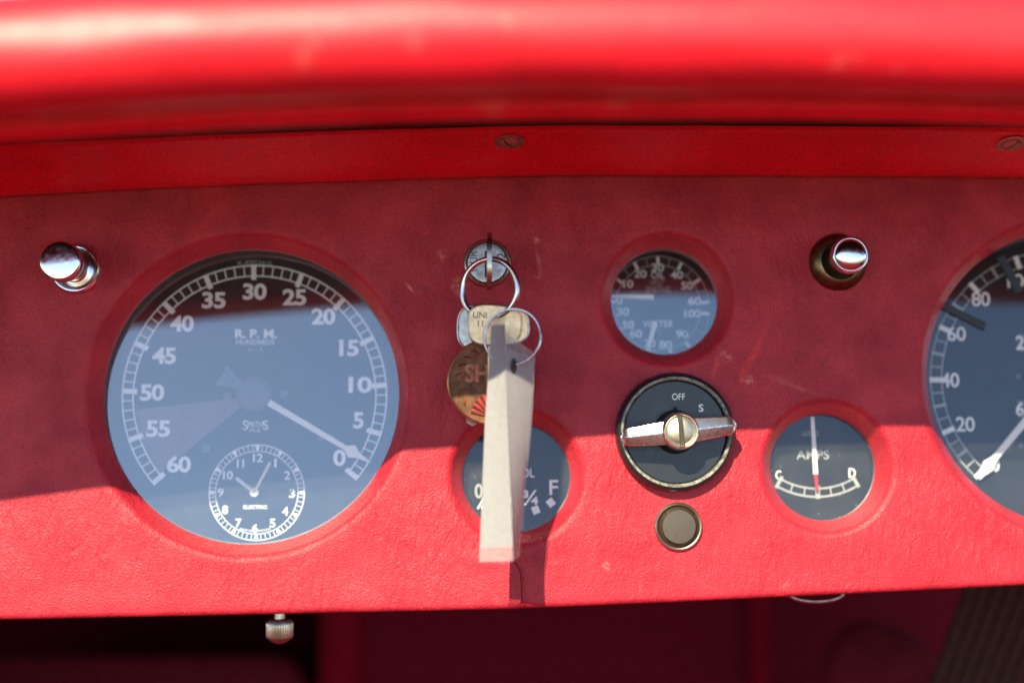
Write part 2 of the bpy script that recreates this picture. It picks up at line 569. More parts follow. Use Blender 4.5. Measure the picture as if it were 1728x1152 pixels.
def text_mesh(body, bold):
    key = (body, bold)
    if key not in _txt:
        cu = bpy.data.curves.new('lettering', 'FONT')
        cu.body = body
        cu.align_x = 'CENTER'
        cu.size = 1.0
        cu.offset = bold
        cu.resolution_u = 3
        if body.isdigit():
            cu.space_character = 0.93
        ob = bpy.data.objects.new('lettering', cu)
        COL.objects.link(ob)
        bpy.context.view_layer.update()
        me = bpy.data.meshes.new_from_object(ob.evaluated_get(bpy.context.evaluated_depsgraph_get()))
        bpy.data.objects.remove(ob)
        vs = [v.co.copy() for v in me.vertices]
        fs = [list(p.vertices) for p in me.polygons]
        xs = [v.x for v in vs]
        ys = [v.y for v in vs]
        cx, cy = (min(xs) + max(xs)) / 2, (min(ys) + max(ys)) / 2
        W, H = max(xs) - min(xs), max(ys) - min(ys)
        _txt[key] = ([((v.x - cx), (v.y - cy)) for v in vs], fs, W, H)
        bpy.data.meshes.remove(me)
    return _txt[key]


def lettering(body, h, wd=None, bold=0.0, out=0.0, rot=0.0, c=(0, 0), mb=None, bend=None):
    """flat print: body with cap height h and width wd (mm), centred at c (x,z), facing the viewer"""
    vs, fs, W, H = text_mesh(body, bold)
    sy = h / H
    sx = wd / W if wd else sy
    mb = mb or MB()
    q = []
    for x, y in vs:
        x, y = x * sx, y * sy
        if bend:
            a = x / bend
            x, y = (bend + y) * sin(a), (bend + y) * cos(a) - bend
        q.append((c[0] + x * cos(rot) - y * sin(rot), -out, c[1] + x * sin(rot) + y * cos(rot)))
    mb.add(q, fs)
    return mb


# ================================================================== THE DASHBOARD PANEL
# aperture: centre px, lip radius px, bevel px, lip depth mm
APS = {
    'tach': (424, 667, 249, 30, 8.5),
    'oil': (1121, 508, 90.5, 28, 10.0),
    'petrol': (871.5, 804.5, 91.5, 29, 9.0),
    'amps': (1388.5, 788, 89.5, 29, 9.0),
    'speedo': (1812, 637, 250, 30, 9.0),
}
AP = {}
for k, (px, py, r, b, a) in APS.items():
    c = P(px, py, a)
    AP[k] = (Vector((c.x, 0, c.z)), r * S(px, py, a), b * S(px, py, a), a)


def lerp_pts(pts, x):
    if x <= pts[0][0]:
        (x0, y0), (x1, y1) = pts[0], pts[1]
    elif x >= pts[-1][0]:
        (x0, y0), (x1, y1) = pts[-2], pts[-1]
    else:
        for i in range(len(pts) - 1):
            if pts[i][0] <= x <= pts[i + 1][0]:
                break
        # smooth (Catmull-Rom) inside
        p0 = pts[max(i - 1, 0)]
        p1, p2 = pts[i], pts[i + 1]
        p3 = pts[min(i + 2, len(pts) - 1)]
        t = (x - p1[0]) / (p2[0] - p1[0])
        m1 = (p2[1] - p0[1]) / (p2[0] - p0[0]) * (p2[0] - p1[0])
        m2 = (p3[1] - p1[1]) / (p3[0] - p1[0]) * (p2[0] - p1[0])
        return ((2 * t**3 - 3 * t**2 + 1) * p1[1] + (t**3 - 2 * t**2 + t) * m1 + (-2 * t**3 + 3 * t**2) * p2[1] + (t**3 - t**2) * m2)
    return y0 + (y1 - y0) * (x - x0) / (x1 - x0)


BOT = [(-900, 1046), (-400, 1042), (0, 1035), (400, 1027), (880, 1016), (1300, 998), (1728, 977), (2200, 950)]
SEAM = [(846, 936), (861, 944), (872, 952), (878, 964), (880, 985), (880.5, 1016)]
SEAMW = [(P(x, y).x, P(x, y).z) for x, y in SEAM]


def smooth01(t):
    t = max(0.0, min(1.0, t))
    return t * t * (3 - 2 * t)


def panel_out(x, z):
    """how far the leather stands out (mm): soft padding unevenness and the raised seam under the petrol gauge"""
    h = noise.noise(Vector((x * 0.035, 3.1, z * 0.035))) * 0.45 + noise.noise(Vector((x * 0.11, 9.7, z * 0.11))) * 0.12
    z0, z1 = SEAMW[0][1], SEAMW[-1][1]
    if z <= z0 + 3:
        # seam x at this z
        zz = min(z, z0)
        sx = SEAMW[-1][0]
        for i in range(len(SEAMW) - 1):
            if SEAMW[i + 1][1] <= zz <= SEAMW[i][1]:
                t = (zz - SEAMW[i][1]) / (SEAMW[i + 1][1] - SEAMW[i][1])
                sx = SEAMW[i][0] + t * (SEAMW[i + 1][0] - SEAMW[i][0])
                break
        d = sx - x
        if d > 0:
            h += 1.8 * smooth01((z0 + 3 - z) / 7.0) * (1 - smooth01(d / 26.0))
        elif d > -14:
            h -= 0.45 * smooth01((z0 + 3 - z) / 7.0) * (1 - smooth01(-d / 14.0))
    return h


def build_panel():
    verts, edges, faces = [], [], []

    def loop(pts):
        k = len(verts)
        verts.extend([Vector((x, z)) for x, z in pts])
        n = len(pts)
        edges.extend([(k + i, k + (i + 1) % n) for i in range(n)])

    xs_px = [-900 + i * 8 for i in range(0, 387)]
    bot = [(P(x, 0).x, P(x, lerp_pts(BOT, x)).z) for x in xs_px]
    bot = [(P(x, lerp_pts(BOT, x)).x, P(x, lerp_pts(BOT, x)).z) for x in xs_px]
    topz = 138.0
    nside = 40
    outer = list(bot)
    xr, zr = bot[-1]
    xl, zl = bot[0]
    outer += [(xr, zr + (topz - zr) * i / nside) for i in range(1, nside + 1)]
    ntop = 120
    outer += [(xr + (xl - xr) * i / ntop, topz) for i in range(1, ntop + 1)]
    outer += [(xl, topz + (zl - topz) * i / nside) for i in range(1, nside)]
    loop(outer)
    rings = {}
    for k, (c, R, b, a) in AP.items():
        n = 160 if R > 40 else 96
        ring = [(c.x + (R + b) * cos(2 * pi * i / n), c.z + (R + b) * sin(2 * pi * i / n)) for i in range(n)]
        loop(ring)
        rings[k] = n
    # seam as two close rows so the step stays crisp
    for off in (-0.4, 0.25):
        k0 = len(verts)
        m = 40
        for i in range(m):
            t = i / (m - 1) * 0.985
            f = t * (len(SEAMW) - 1)
            j = min(int(f), len(SEAMW) - 2)
            u = f - j
            verts.append(Vector((SEAMW[j][0] + u * (SEAMW[j + 1][0] - SEAMW[j][0]) + off, SEAMW[j][1] + u * (SEAMW[j + 1][1] - SEAMW[j][1]))))
        edges.extend([(k0 + i, k0 + i + 1) for i in range(m - 1)])
    # inner points
    step = 2.0
    x = xl + 1.2
    rnd = random.Random(3)
    while x < xr - 1:
        z = -62.0
        zb = P(0, 0).z
        while z < topz - 1:
            px = 804 + x * 4.02
            zlow = None
            # bottom edge height at this x
            fi = (x - xl) / (xr - xl) * (len(bot) - 1)
            i0 = max(0, min(len(bot) - 2, int(fi)))
            zlow = bot[i0][1]
            ok = z > zlow + 1.5
            if ok:
                for (c, R, b, a) in AP.values():
                    if (x - c.x) ** 2 + (z - c.z) ** 2 < (R + b + 1.2) ** 2:
                        ok = False
                        break
            if ok:
                verts.append(Vector((x + rnd.uniform(-.3, .3), z + rnd.uniform(-.3, .3))))
            z += step
        x += step
    res = delaunay_2d_cdt(verts, edges, faces, 0, 1e-5)
    V2 = res[0]
    F = []
    for f in res[2]:
        cx = sum(V2[i].x for i in f) / len(f)
        cz = sum(V2[i].y for i in f) / len(f)
        j = 0
        while j < len(bot) - 2 and bot[j + 1][0] < cx:
            j += 1
        zb = bot[j][1] + (bot[j + 1][1] - bot[j][1]) * (cx - bot[j][0]) / (bot[j + 1][0] - bot[j][0])
        if cz < zb or any((cx - c.x) ** 2 + (cz - c.z) ** 2 < (R + b) ** 2 * 0.9985 for (c, R, b, a) in AP.values()):
            continue
        F.append(f)
    mb = MB()
    mb.add([(p.x, -panel_out(p.x, p.y), p.y) for p in V2], [list(f) for f in F])
    # rolled leather apertures
    for k, (c, R, b, a) in AP.items():
        n = rings[k]
        rows = []
        steps = 16
        for j in range(steps + 4):
            row = []
            for i in range(n):
                an = 2 * pi * i / n
                ca, sa = cos(an), sin(an)
                if j <= steps:
                    t = pi / 2 * j / steps
                    u = j / steps
                    # tight roll over the edge, then a nearly straight slope to the lip
                    q = max(0.0, u - 0.5) / 0.5
                    e_ = min(1.0, u / 0.5)
                    fr_, fa_ = 0.50 * b, 0.26 * a
                    r = R + b - fr_ * sin(e_ * pi / 2 * .75) / sin(pi / 2 * .75) - (b - fr_) * q ** 1.05
                    o = -fa_ * (1 - cos(e_ * pi / 2 * .75)) / (1 - cos(pi / 2 * .75)) - (a - fa_) * (q * .9 + .1 * q * q)
                    wob = noise.noise(Vector((ca * 2.3 + c.x * .1, j * .12, sa * 2.3 + 5))) * 0.35 * sin(t * 2)
                    r += wob
                    if k == 'oil' and j > steps * .5:
                        r += 0.25 * noise.noise(Vector((ca * 1.5, 7, sa * 1.5)))
                else:
                    r = R + 0.03 * (j - steps)
                    o = -a - 1.3 * (j - steps)
                    t = pi / 2
                base = panel_out(c.x + (R + b) * ca, c.z + (R + b) * sa) * (cos(min(t, pi / 2)) ** 2 if j <= steps else 0)
                row.append(Vector((c.x + r * ca, -(o + base), c.z + r * sa)))
            row.append(row[0].copy())
            rows.append(row)
        mb.grid(rows)
    # rolled bottom edge, turned under and back
    rows = []
    for j in range(9):
        t = min(j, 6) / 6 * pi / 2
        row = []
        for (x, z) in bot:
            o = panel_out(x, z)
            e = 2.6
            back = 0 if j <= 6 else (j - 6) * 9.0
            row.append(Vector((x, -(o - e * (1 - cos(t))) + back, z - e * sin(t))))
        rows.append(row)
    mb.grid(rows)
    o = part('dashboard_panel', mb, 'leather', None, weld=0.004, angle=50)
    tag(o, 'red leather covered dashboard panel with round gauge openings', 'dashboard')
    return o


panel = build_panel()

# ================================================================== PADDED TOP AND TRIM STRIP
def px_x(px):
    return (px - 804.0) * 0.25


ROLL_BOTTOM = [(-1600, 350), (-700, 290), (-400, 266), (-150, 248), (0, 238), (350, 216), (700, 202), (1000, 198), (1400, 199), (1728, 209), (2200, 232), (2600, 255)]
ROLL_OUT = [(-1600, 178), (0, 163), (900, 157), (1700, 152), (2600, 146)]
ROLL_R = 17.0
BEAD_R = 4.7


def roll_center(px):
    o = lerp_pts(ROLL_OUT, px)
    bot = P(px, lerp_pts(ROLL_BOTTOM, px) - 42, -o - 3)
    return Vector((bot.x, -o - 3, bot.z + ROLL_R * 0.985))


rows = []
PXS = [-1600 + i * 20 for i in range(210)]
for px in PXS:
    c = roll_center(px)
    row = []
    # cross-section: round nose, then the top sweeps back and up towards the scuttle
    for j in range(33):
        a = radians(-172 + j * (172 + 68) / 32)
        r = ROLL_R * (1 + 0.025 * noise.noise(Vector((px * 0.006, j * 0.15, 1.7))))
        row.append(c + Vector((0, -r * cos(a), r * sin(a) * (1.25 if a > 0 else 1))))
    e = row[-1]
    for j in range(1, 7):
        row.append(e + Vector((0, j * 22.0, j * 6.4 - j * j * 0.5)))
    row.append(row[-1] + Vector((0, 220.0, -6)))
    row.append(row[-1] + Vector((0, 220.0, -40)))
    rows.append(row)
mb = MB().grid(rows)
roll = part('padded_dash_top', mb, 'leather_pad', None, angle=60)
tag(roll, 'thick padded red leather roll along the top of the dashboard', 'dash pad')
# piping bead sewn under the roll
rows = []
for px in PXS:
    o = lerp_pts(ROLL_OUT, px)
    b = P(px, lerp_pts(ROLL_BOTTOM, px), -o + 19)
    c = b + Vector((0, 0, BEAD_R))
    rows.append([c + Vector((0, -BEAD_R * cos(a) * 1.1, BEAD_R * 1.15 * sin(a))) for a in [radians(-185 + 290 * j / 18) for j in range(19)]])
part('piping_bead', MB().grid(rows), 'leather_bead', roll, angle=60)
STRIP_BOT = [(-500, 362), (0, 331), (400, 311), (860, 297), (1100, 295.5), (1728, 299), (2200, 306)]
rows = []
for px in PXS:
    b0 = P(px, lerp_pts(STRIP_BOT, px) + 2, -8.0)
    row = []
    prof = [(7.0, 9.0), (7.0, 2.5), (7.5, 0.8), (8.8, 0.0), (11.5, 0.5), (16, 2.0), (22, 4.6), (28, 7.4), (33, 9.6), (39, 11.7), (40.6, 12.5), (41.2, 13.6)]
    for (o, z) in prof:
        row.append(Vector((b0.x, -o, b0.z + z + 0.25 * noise.noise(Vector((px * .01, o * .05, 4))))))
    rows.append(row)
strip = part('underside_trim_strip', MB().grid(rows), 'leather_strip', None, angle=50)
tag(strip, 'glossy dark red trim strip with brass screws under the padded roll', 'trim strip')
# black sheet behind the gap between strip and roll: its shade as colour
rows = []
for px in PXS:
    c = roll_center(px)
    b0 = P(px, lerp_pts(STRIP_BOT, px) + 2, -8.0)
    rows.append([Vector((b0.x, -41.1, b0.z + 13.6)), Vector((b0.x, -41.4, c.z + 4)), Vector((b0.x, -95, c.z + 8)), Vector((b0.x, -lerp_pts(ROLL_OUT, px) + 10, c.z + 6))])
part('gap_shade_sheet', MB().grid(rows), 'flat_black', strip)


def slotted_head(r, h, slot, ang, n=18):
    """domed screw head cut by a slot: two half domes, slot walls, slot floor"""
    mb = MB()
    sh = slot / 2
    for sgn in (-1, 1):
        rows = []
        for i in range(n + 1):
            x = sh + (r - sh) * sin(pi / 2 * i / n)
            yl = sqrt(max(r * r - x * x, 0))
            row = []
            for j in range(n + 1):
                y = -yl + 2 * yl * j / n
                d2 = (x * x + y * y) / (r * r)
                row.append(Vector((sgn * x, -h * sqrt(max(0.0, 1 - d2 * 0.96)) if d2 < 1.04 else 0, y)))
            if i == 0:
                rows.append([Vector((p.x, 0, p.z)) for p in row])
            rows.append(row)
        mb.grid(rows)
    mb.lathe([(0.01, h * 0.25), (r * 0.98, h * 0.12), (r, -0.5)], n=32)
    mb.rot(Matrix.Rotation(-ang, 4, 'Y'))
    return mb


for px, py, an in ((860, 231, 0.7), (1706, 243, -0.5)):
    b0 = P(px, lerp_pts(STRIP_BOT, px) + 2, -8.0)
    oo, zz = 32.0, 9.4
    p = P(px, py, -oo)
    # the screw sits in the sloping underside: head faces down and forwards
    mbs = slotted_head(4.0, 1.3, 0.9, an).rot(Matrix.Rotation(radians(73), 4, 'X')).move((p.x, -oo - .2, b0.z + zz - .3))
    part('screw', mbs, 'brass', strip)
    mbs = MB().lathe([(3.9, 0.1), (5.2, 0.5), (6.2, 0.1)], n=32).rot(Matrix.Rotation(radians(73), 4, 'X')).move((p.x, -oo - .2, b0.z + zz - .3))
    part('cup_washer', mbs, 'brass', strip)

# ================================================================== GAUGES
def ring_arc(mb, c, r0, r1, a0, a1, out, n=60):
    vs, fs = [], []
    for i in range(n + 1):
        a = a0 + (a1 - a0) * i / n
        for r in (r0, r1):
            vs.append((c[0] + r * cos(a), -out, c[1] + r * sin(a)))
    for i in range(n):
        fs.append([2 * i, 2 * i + 1, 2 * i + 3, 2 * i + 2])
    return mb.add(vs, fs)


def bar(mb, c, r0, r1, a, wd, out, wd2=None):
    d = Vector((cos(a), sin(a)))
    t = Vector((-d.y, d.x))
    w2 = wd if wd2 is None else wd2
    q = [d * r0 + t * wd / 2, d * r0 - t * wd / 2, d * r1 - t * w2 / 2, d * r1 + t * w2 / 2]
    return mb.add([(c[0] + p.x, -out, c[1] + p.y) for p in q], [[0, 1, 2, 3]])


class Gauge:
    """round instrument set behind the leather: origin on the panel plane, dial face dd mm behind the lip"""

    def __init__(s, key, name, dd, label, cat, glass='glass'):
        s.c, s.R, s.b, s.a = AP[key]
        s.t = thing(name, s.c, label, cat)
        s.yd = s.a + dd                 # Y of the dial face (mm)
        s.o = -s.yd                     # "out" of the dial face
        t = s.t
        R, a = s.R, s.a
        part('case', MB().lathe([(R + 0.6, -a + .5), (R + 0.6, -s.yd - 1.5), (R + 5, -s.yd - 1.5), (R + 5, -s.yd - 30), (0.1, -s.yd - 32)], n=96), 'black', t)
        part('dial_face', MB().lathe([(0.02, s.o), (R * 0.5, s.o), (R + 0.5, s.o)], n=96), 'dial', t)
        gt = radians(3.5)               # the glass leans back a little in its ring
        part('glass_cover', MB().lathe([(0.02, 0), (R * 0.5, 0), (R + 0.5, -.05)], n=96).rot(Matrix.Rotation(-gt, 4, 'X')).move((0, a + .3 + R * sin(gt), 0)), glass, t)
        # narrow blackened retaining ring just under the glass
        part('bezel_ring', MB().lathe([(R + 0.5, .1), (R - 0.4, -.2), (R - 0.6, -.7), (R + 0.5, -1.3)], n=96).rot(Matrix.Rotation(-gt, 4, 'X')).move((0, a + .3 + R * sin(gt), 0)), 'black', t)

    def at(s, px, py, up=0.0):
        p = P(px, py, s.yd - up)
        return (p.x - s.c.x, p.z - s.c.z)

    def sc(s):
        return S(804, 700, s.yd)

    def txt(s, body, px, py, h, wd=None, bold=0.02, mat='print', name='numeral', parent=None, rot=0.0, bend=None, up=0.12):
        k = s.sc()
        return part(name, lettering(body, h * k, wd * k if wd else None, bold, s.o + up, rot, s.at(px, py), bend=bend * k if bend else None), mat, parent or s.t, smooth=False)


# ---- tachometer
g = Gauge('tach', 'tachometer_gauge', 10.0, 'large round rev counter with small clock, white figures 0 to 60', 'gauge', 'glass_hazy')
K = g.sc()
C0 = g.at(430, 668)
A = lambda v: radians(91.4 + (v - 30) * 4.325)
mb = MB()
ring_arc(mb, C0, 220 * K, 222.6 * K, A(0), A(60), g.o + .10, 120)
ring_arc(mb, C0, 202.2 * K, 204.6 * K, A(0), A(60), g.o + .10, 120)
for v in range(61):
    if v % 5:
        bar(mb, C0, 204.6 * K, 220 * K, A(v), 2.0 * K, g.o + .10)
part('scale_ring', mb, 'print', g.t, smooth=False)
for v in range(0, 61, 5):
    part('tick_mark', bar(MB(), C0, 197 * K, 222.8 * K, A(v), 8.5 * K, g.o + .14), 'print', g.t, smooth=False)
for v, px, py in ((0, 573, 772), (5, 605, 709), (10, 608, 649), (15, 589, 587), (20, 546, 534), (25, 497, 501.5), (30, 430, 492), (35, 361, 506.5),
                  (40, 307, 546), (45, 277, 600), (50, 257, 662), (55, 267, 723), (60, 302, 783)):
    g.txt(str(v), px, py, 28, (17.5 if v == 5 else 21) if v < 10 else (33 if v in (15,) else 40), bold=0.030)
g.txt('R. P. M.', 432, 563, 15, 70, bold=0.03, name='lettering')
g.txt('HUNDREDS', 431, 577, 8.5, 64, bold=0.0, name='lettering')
g.txt('2—1', 430, 589, 6, 23, name='lettering', mat='print_dim')
g.txt('X.49036/6', 429, 443, 8, 60, bold=0.0, name='lettering', bend=260, mat='print_dim')
g.txt('S', 414, 717, 16, 9, bold=0.0, name='lettering')
g.txt('MITH', 431, 716, 10, 25, bold=0.0, name='lettering')
g.txt('S', 448, 717, 16, 9, bold=0.0, name='lettering')
g.txt('M.A', 431, 726, 6, 18, bold=0.0, name='lettering')
part('redline_sector', ring_arc(MB(), C0, 26 * K, 200 * K, radians(186.6), radians(219.5), g.o + .06, 30), 'sector', g.t, smooth=False)
for px, py, r in ((384, 668, 6.5), (478, 664, 7.0), (347, 756, 8), (541, 740, 6)):
    q = g.at(px, py)
    part('rivet', MB().lathe([(0.01, .5), (r * K * .6, .45), (r * K * .95, .2), (r * K, 0)], c=(q[0], g.yd, q[1]), n=24), 'hub', g.t)
hub = g.at(428, 664, 4)
mbp = MB()
dirn = radians(-30.3)
sh = [(24, 5.5), (30, 5.6), (120, 5.0), (178, 4.2), (190, 12.0), (203, 5.0), (227, 1.4)]
poly = [(x, y) for x, y in sh] + [(x, -y) for x, y in sh[::-1]]
poly = [(hub[0] + K * (x * cos(dirn) - y * sin(dirn)), hub[1] + K * (x * sin(dirn) + y * cos(dirn))) for x, y in poly]
ptr = part('pointer', MB().prism(poly, g.o + 2.2, g.o + 3.0, 0.25), 'needle', g.t)
dt = dirn + pi
tl = [(24, 6), (24, -6), (38, -9), (70, -17), (56, 0), (66, 18), (38, 9)]
tl = [(20, 8), (20, -8), (40, -11), (66, -19), (62, 0), (66, 22), (40, 11)]
poly = [(hub[0] + K * (x * cos(dt) - y * sin(dt)), hub[1] + K * (x * sin(dt) + y * cos(dt))) for x, y in tl]
part('counterweight', MB().prism(poly, g.o + 2.0, g.o + 2.9, 0.2).lathe([(0.01, -g.o * 0 + 0.35), (7 * K, 0.3), (7.5 * K, 0)], c=(hub[0] + 52 * K * cos(dt), -(g.o + 2.9), hub[1] + 52 * K * sin(dt)), n=24), 'hub', ptr)
part('pointer_hub', MB().lathe([(0.01, 4.9), (2.0 * K, 4.9), (2.4 * K, 4.6), (5.5 * K, 4.5), (6 * K, 4.8), (7.5 * K, 4.8), (8 * K, 4.4), (20 * K, 4.1), (28 * K, 3.3), (31 * K, 2.2), (31 * K, 1)], c=(hub[0], g.yd, hub[1]), n=48), 'hub', ptr)
# clock set into the dial
CC = g.at(433.5, 830.5)
clk = part('clock_dial', MB().lathe([(0.01, .22), (81 * K, .22), (82 * K, .02)], c=(CC[0], g.yd, CC[1]), n=72), 'dial', g.t)
mb = MB()
o2 = g.o + .30
ring_arc(mb, CC, 78.6 * K, 80.2 * K, 0, 2 * pi, o2, 90)
ring_arc(mb, CC, 68 * K, 69.4 * K, 0, 2 * pi, o2, 90)
for i in range(60):
    if i % 5:
        bar(mb, CC, 69.4 * K, 78.6 * K, radians(90 - i * 6), 1.2 * K, o2)
    else:
        bar(mb, CC, 68.5 * K, 78.6 * K, radians(90 - i * 6), 2.4 * K, o2, 8.5 * K)
part('minute_ring', mb, 'print', clk, smooth=False)
for v, px, py in ((12, 435.5, 772), (1, 465, 781), (2, 485, 801.5), (3, 493, 832), (4, 481.5, 862), (5, 460, 882), (6, 430.5, 891), (7, 402.5, 882),
                  (8, 380, 859.5), (9, 372.5, 830.5), (10, 385, 801.5), (11, 406, 781.5)):
    g.txt(str(v), px, py, 14.5, (4.2 if v == 1 else 9.8) if v < 10 else (12 if v == 11 else 16.5), bold=0.02, name='clock_numeral', parent=clk, up=.32)
g.txt('ELECTRIC', 431, 855, 6.2, 40, bold=0.045, name='clock_lettering', parent=clk, up=.32)
g.txt('MADE IN', 415, 893.5, 3.2, 20, name='clock_lettering', parent=clk, up=.32, rot=radians(-10))
g.txt('ENGLAND', 446.5, 893.5, 3.2, 20, name='clock_lettering', parent=clk, up=.32, rot=radians(9))
hc = g.at(429, 830.5, 3)
for tip, wd, oo in (((398, 806), 6.5, 2.0), ((456.5, 779), 5.5, 2.6)):
    e = Vector(g.at(*tip, 2.5))
    d = (e - Vector(hc))
    L_ = d.length
    d.normalize()
    t_ = Vector((-d.y, d.x))
    h_ = Vector(hc)
    w_ = wd * K / 2
    poly = [h_ + t_ * w_ * .8, h_ - t_ * w_ * .8, h_ + d * L_ * .93 - t_ * w_, h_ + d * L_ - t_ * w_ * .4, h_ + d * L_ + t_ * w_ * .4, h_ + d * L_ * .93 + t_ * w_]
    part('clock_hand', MB().prism([(p.x, p.y) for p in poly], g.o + oo, g.o + oo + .4, .12), 'brasspin', clk)
part('clock_hub', MB().lathe([(0.01, 3.0), (4 * K, 3.0), (4.3 * K, 3.5), (7 * K, 3.5), (7.8 * K, 2.9), (7.8 * K, .3)], c=(hc[0], g.yd, hc[1]), n=32), 'brasspin', clk)

# ---- oil and water gauge
g = Gauge('oil', 'oil_water_gauge', 15.0, 'small twin gauge for oil pressure and water temperature above the switch', 'gauge')
K = g.sc()
C0 = g.at(1110.5, 519)
mb = MB()
o1 = g.o + .1
for r in (73, 88):
    ring_arc(mb, C0, (r - .8) * K, (r + .8) * K, radians(6.5), radians(173), o1, 60)
    ring_arc(mb, C0, (r - .8) * K, (r + .8) * K, radians(-173), radians(-7), o1, 60)
for i in range(13):
    bar(mb, C0, 73 * K, 88 * K, radians(173 - i * 166.5 / 12), 1.3 * K, o1)
for an in (-30, -50, -72, -95):
    bar(mb, C0, 73 * K, 88 * K, radians(an), 1.3 * K, o1)
part('scale_ring', mb, 'print_dim', g.t, smooth=False)
for i in range(7):
    part('tick_mark', bar(MB(), C0, 74 * K, 88 * K, radians(173 - i * 166.5 / 6), 5 * K, o1 + .05), 'print', g.t, smooth=False)
for an in (-7, -52, -75, -100, -125, -150):
    part('tick_mark', bar(MB(), C0, 74 * K, 88 * K, radians(an), 5 * K, o1 + .05), 'print', g.t, smooth=False)
for s_, px, py, wd in (('30', 1110, 451.5, 21), ('20', 1080.5, 462, 21), ('40', 1142, 464, 21), ('10', 1060, 479, 17), ('50', 1159.5, 482, 20), ('60', 1172, 508, 22),
                       ('100', 1168.5, 529, 27), ('0', 1045, 507, 10), ('30', 1051, 526, 21), ('50', 1060, 548, 20), ('60', 1073, 563, 21), ('70', 1096, 579.5, 20),
                       ('80', 1123, 581.5, 22), ('90', 1151, 563.5, 21)):
    g.txt(s_, px, py, 13.5, wd, bold=0.012)
g.txt('OIL', 1110, 464, 12, 22, bold=0.0, name='lettering')
g.txt('LB/□″', 1110, 476, 8.5, 25, bold=0.0, name='lettering', mat='print_dim')
g.txt('SMITHS', 1110.5, 489, 12, 42, bold=-0.004, name='lettering', mat='print_dim')
g.txt('WATER', 1110.5, 546.5, 11.5, 52, bold=0.0, name='lettering')
g.txt('°C', 1111, 560, 9, 10, bold=0.0, name='lettering', mat='print_dim')
for (x0, y0), (x1, y1), w0, w1 in (((1103, 501), (1026, 499.5), 9, 5.5), ((1106, 542), (1092, 594), 9, 6)):
    a_, b_ = Vector(g.at(x0, y0, 2)), Vector(g.at(x1, y1, 2))
    d = (b_ - a_).normalized()
    t_ = Vector((-d.y, d.x))
    part('pointer', MB().prism([tuple(p) for p in (a_ + t_ * w0 * K / 2, a_ - t_ * w0 * K / 2, b_ - t_ * w1 * K / 2, b_ + t_ * w1 * K / 2)], g.o + 1.6, g.o + 2.3, .2), 'needle', g.t)
for px, py, r in ((1112, 505, 13), (1109, 527, 9), (1163, 552, 9)):
    q = g.at(px, py)
    part('boss', MB().lathe([(0.01, 1.3), (r * K * .7, 1.2), (r * K, .6), (r * K, 0)], c=(q[0], g.yd, q[1]), n=28), 'dial', g.t)

# ---- petrol gauge
g = Gauge('petrol', 'petrol_gauge', 7.0, 'dusty small fuel gauge half hidden behind the white tag', 'gauge', 'glass_dusty')
K = g.sc()
g.txt('PETROL', 871, 797.5, 15, 62, bold=0.01, name='lettering')
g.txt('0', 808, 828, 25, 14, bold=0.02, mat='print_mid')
g.txt('½', 862, 846, 24, 26, bold=0.02)
g.txt('¾', 895, 839, 25, 26, bold=0.02)
g.txt('F', 934.5, 822, 25, 15, bold=0.012)
for px, py, an, w_, h_ in ((904, 860, 22, 12, 13), (929.5, 847.5, 38, 12, 13), (870, 866, 0, 12, 13), (838, 860, -22, 11, 13)):
    q = g.at(px, py)
    bm_ = MB()
    a_ = radians(an)
    poly = [(q[0] + K * (x * cos(a_) - z * sin(a_)), q[1] + K * (x * sin(a_) + z * cos(a_))) for x, z in ((-w_ / 2, -h_ / 2), (w_ / 2, -h_ / 2), (w_ / 2, h_ / 2), (-w_ / 2, h_ / 2))]
    part('tick_mark', bm_.prism(poly, g.o + .05, g.o + .3), 'print', g.t, smooth=False)
for dx in (0, 7):
    a_, b_ = Vector(g.at(820 + dx, 836, 1.5)), Vector(g.at(806 + dx, 858, 1.5))
    t_ = Vector((-(b_ - a_).y, (b_ - a_).x)).normalized() * 1.7 * K
    part('pointer' if dx else 'tick_mark', MB().prism([tuple(p) for p in (a_ + t_, a_ - t_, b_ - t_, b_ + t_)], g.o + .4, g.o + .8), 'print', g.t, smooth=False)
q = g.at(872, 770)
part('boss', MB().lathe([(0.01, 2.2), (12 * K, 2.1), (15 * K, 1.2), (15 * K, 0)], c=(q[0], g.yd, q[1]), n=32), 'hub', g.t)

# ---- ammeter
g = Gauge('amps', 'ammeter_gauge', 8.0, 'small round amps gauge with upright white needle and red tip', 'gauge', 'glass_dusty')
K = g.sc()
C0 = g.at(1376, 700)
mb = MB()
for r0, r1 in ((122.5, 125.5), (136, 139.5)):
    ring_arc(mb, C0, r0 * K, r1 * K, radians(-119), radians(-60), g.o + .1, 40)
for i in range(7):
    bar(mb, C0, 122 * K, 139.5 * K, radians(-119 + i * 59 / 6), 2.4 * K, g.o + .14)
bar(mb, C0, 119 * K, 141 * K, radians(-89.5), 8 * K, g.o + .18)
for an in (-119.5, -59.5):
    bar(mb, C0, 119 * K, 141 * K, radians(an), 6 * K, g.o + .18)
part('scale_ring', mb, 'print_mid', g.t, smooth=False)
g.txt('AMPS', 1371.5, 767, 15, 55, bold=0.004, name='lettering', mat='print_dim')
g.txt('LUCAS', 1367, 731, 8, 27, bold=0.0, name='lettering', mat='print_dim')
g.txt('C', 1313.5, 801, 15, 10, bold=0.015, name='lettering')
g.txt('D', 1438, 797.5, 16, 12, bold=0.025, name='lettering')
a_, b_, c_ = Vector(g.at(1370, 690, 2)), Vector(g.at(1376.5, 800, 2)), Vector(g.at(1379, 828, 2))
def strip_poly(a, b, w0, w1):
    d = (b - a).normalized()
    t = Vector((-d.y, d.x))
    return [tuple(p) for p in (a + t * w0 / 2, a - t * w0 / 2, b - t * w1 / 2, b + t * w1 / 2)]
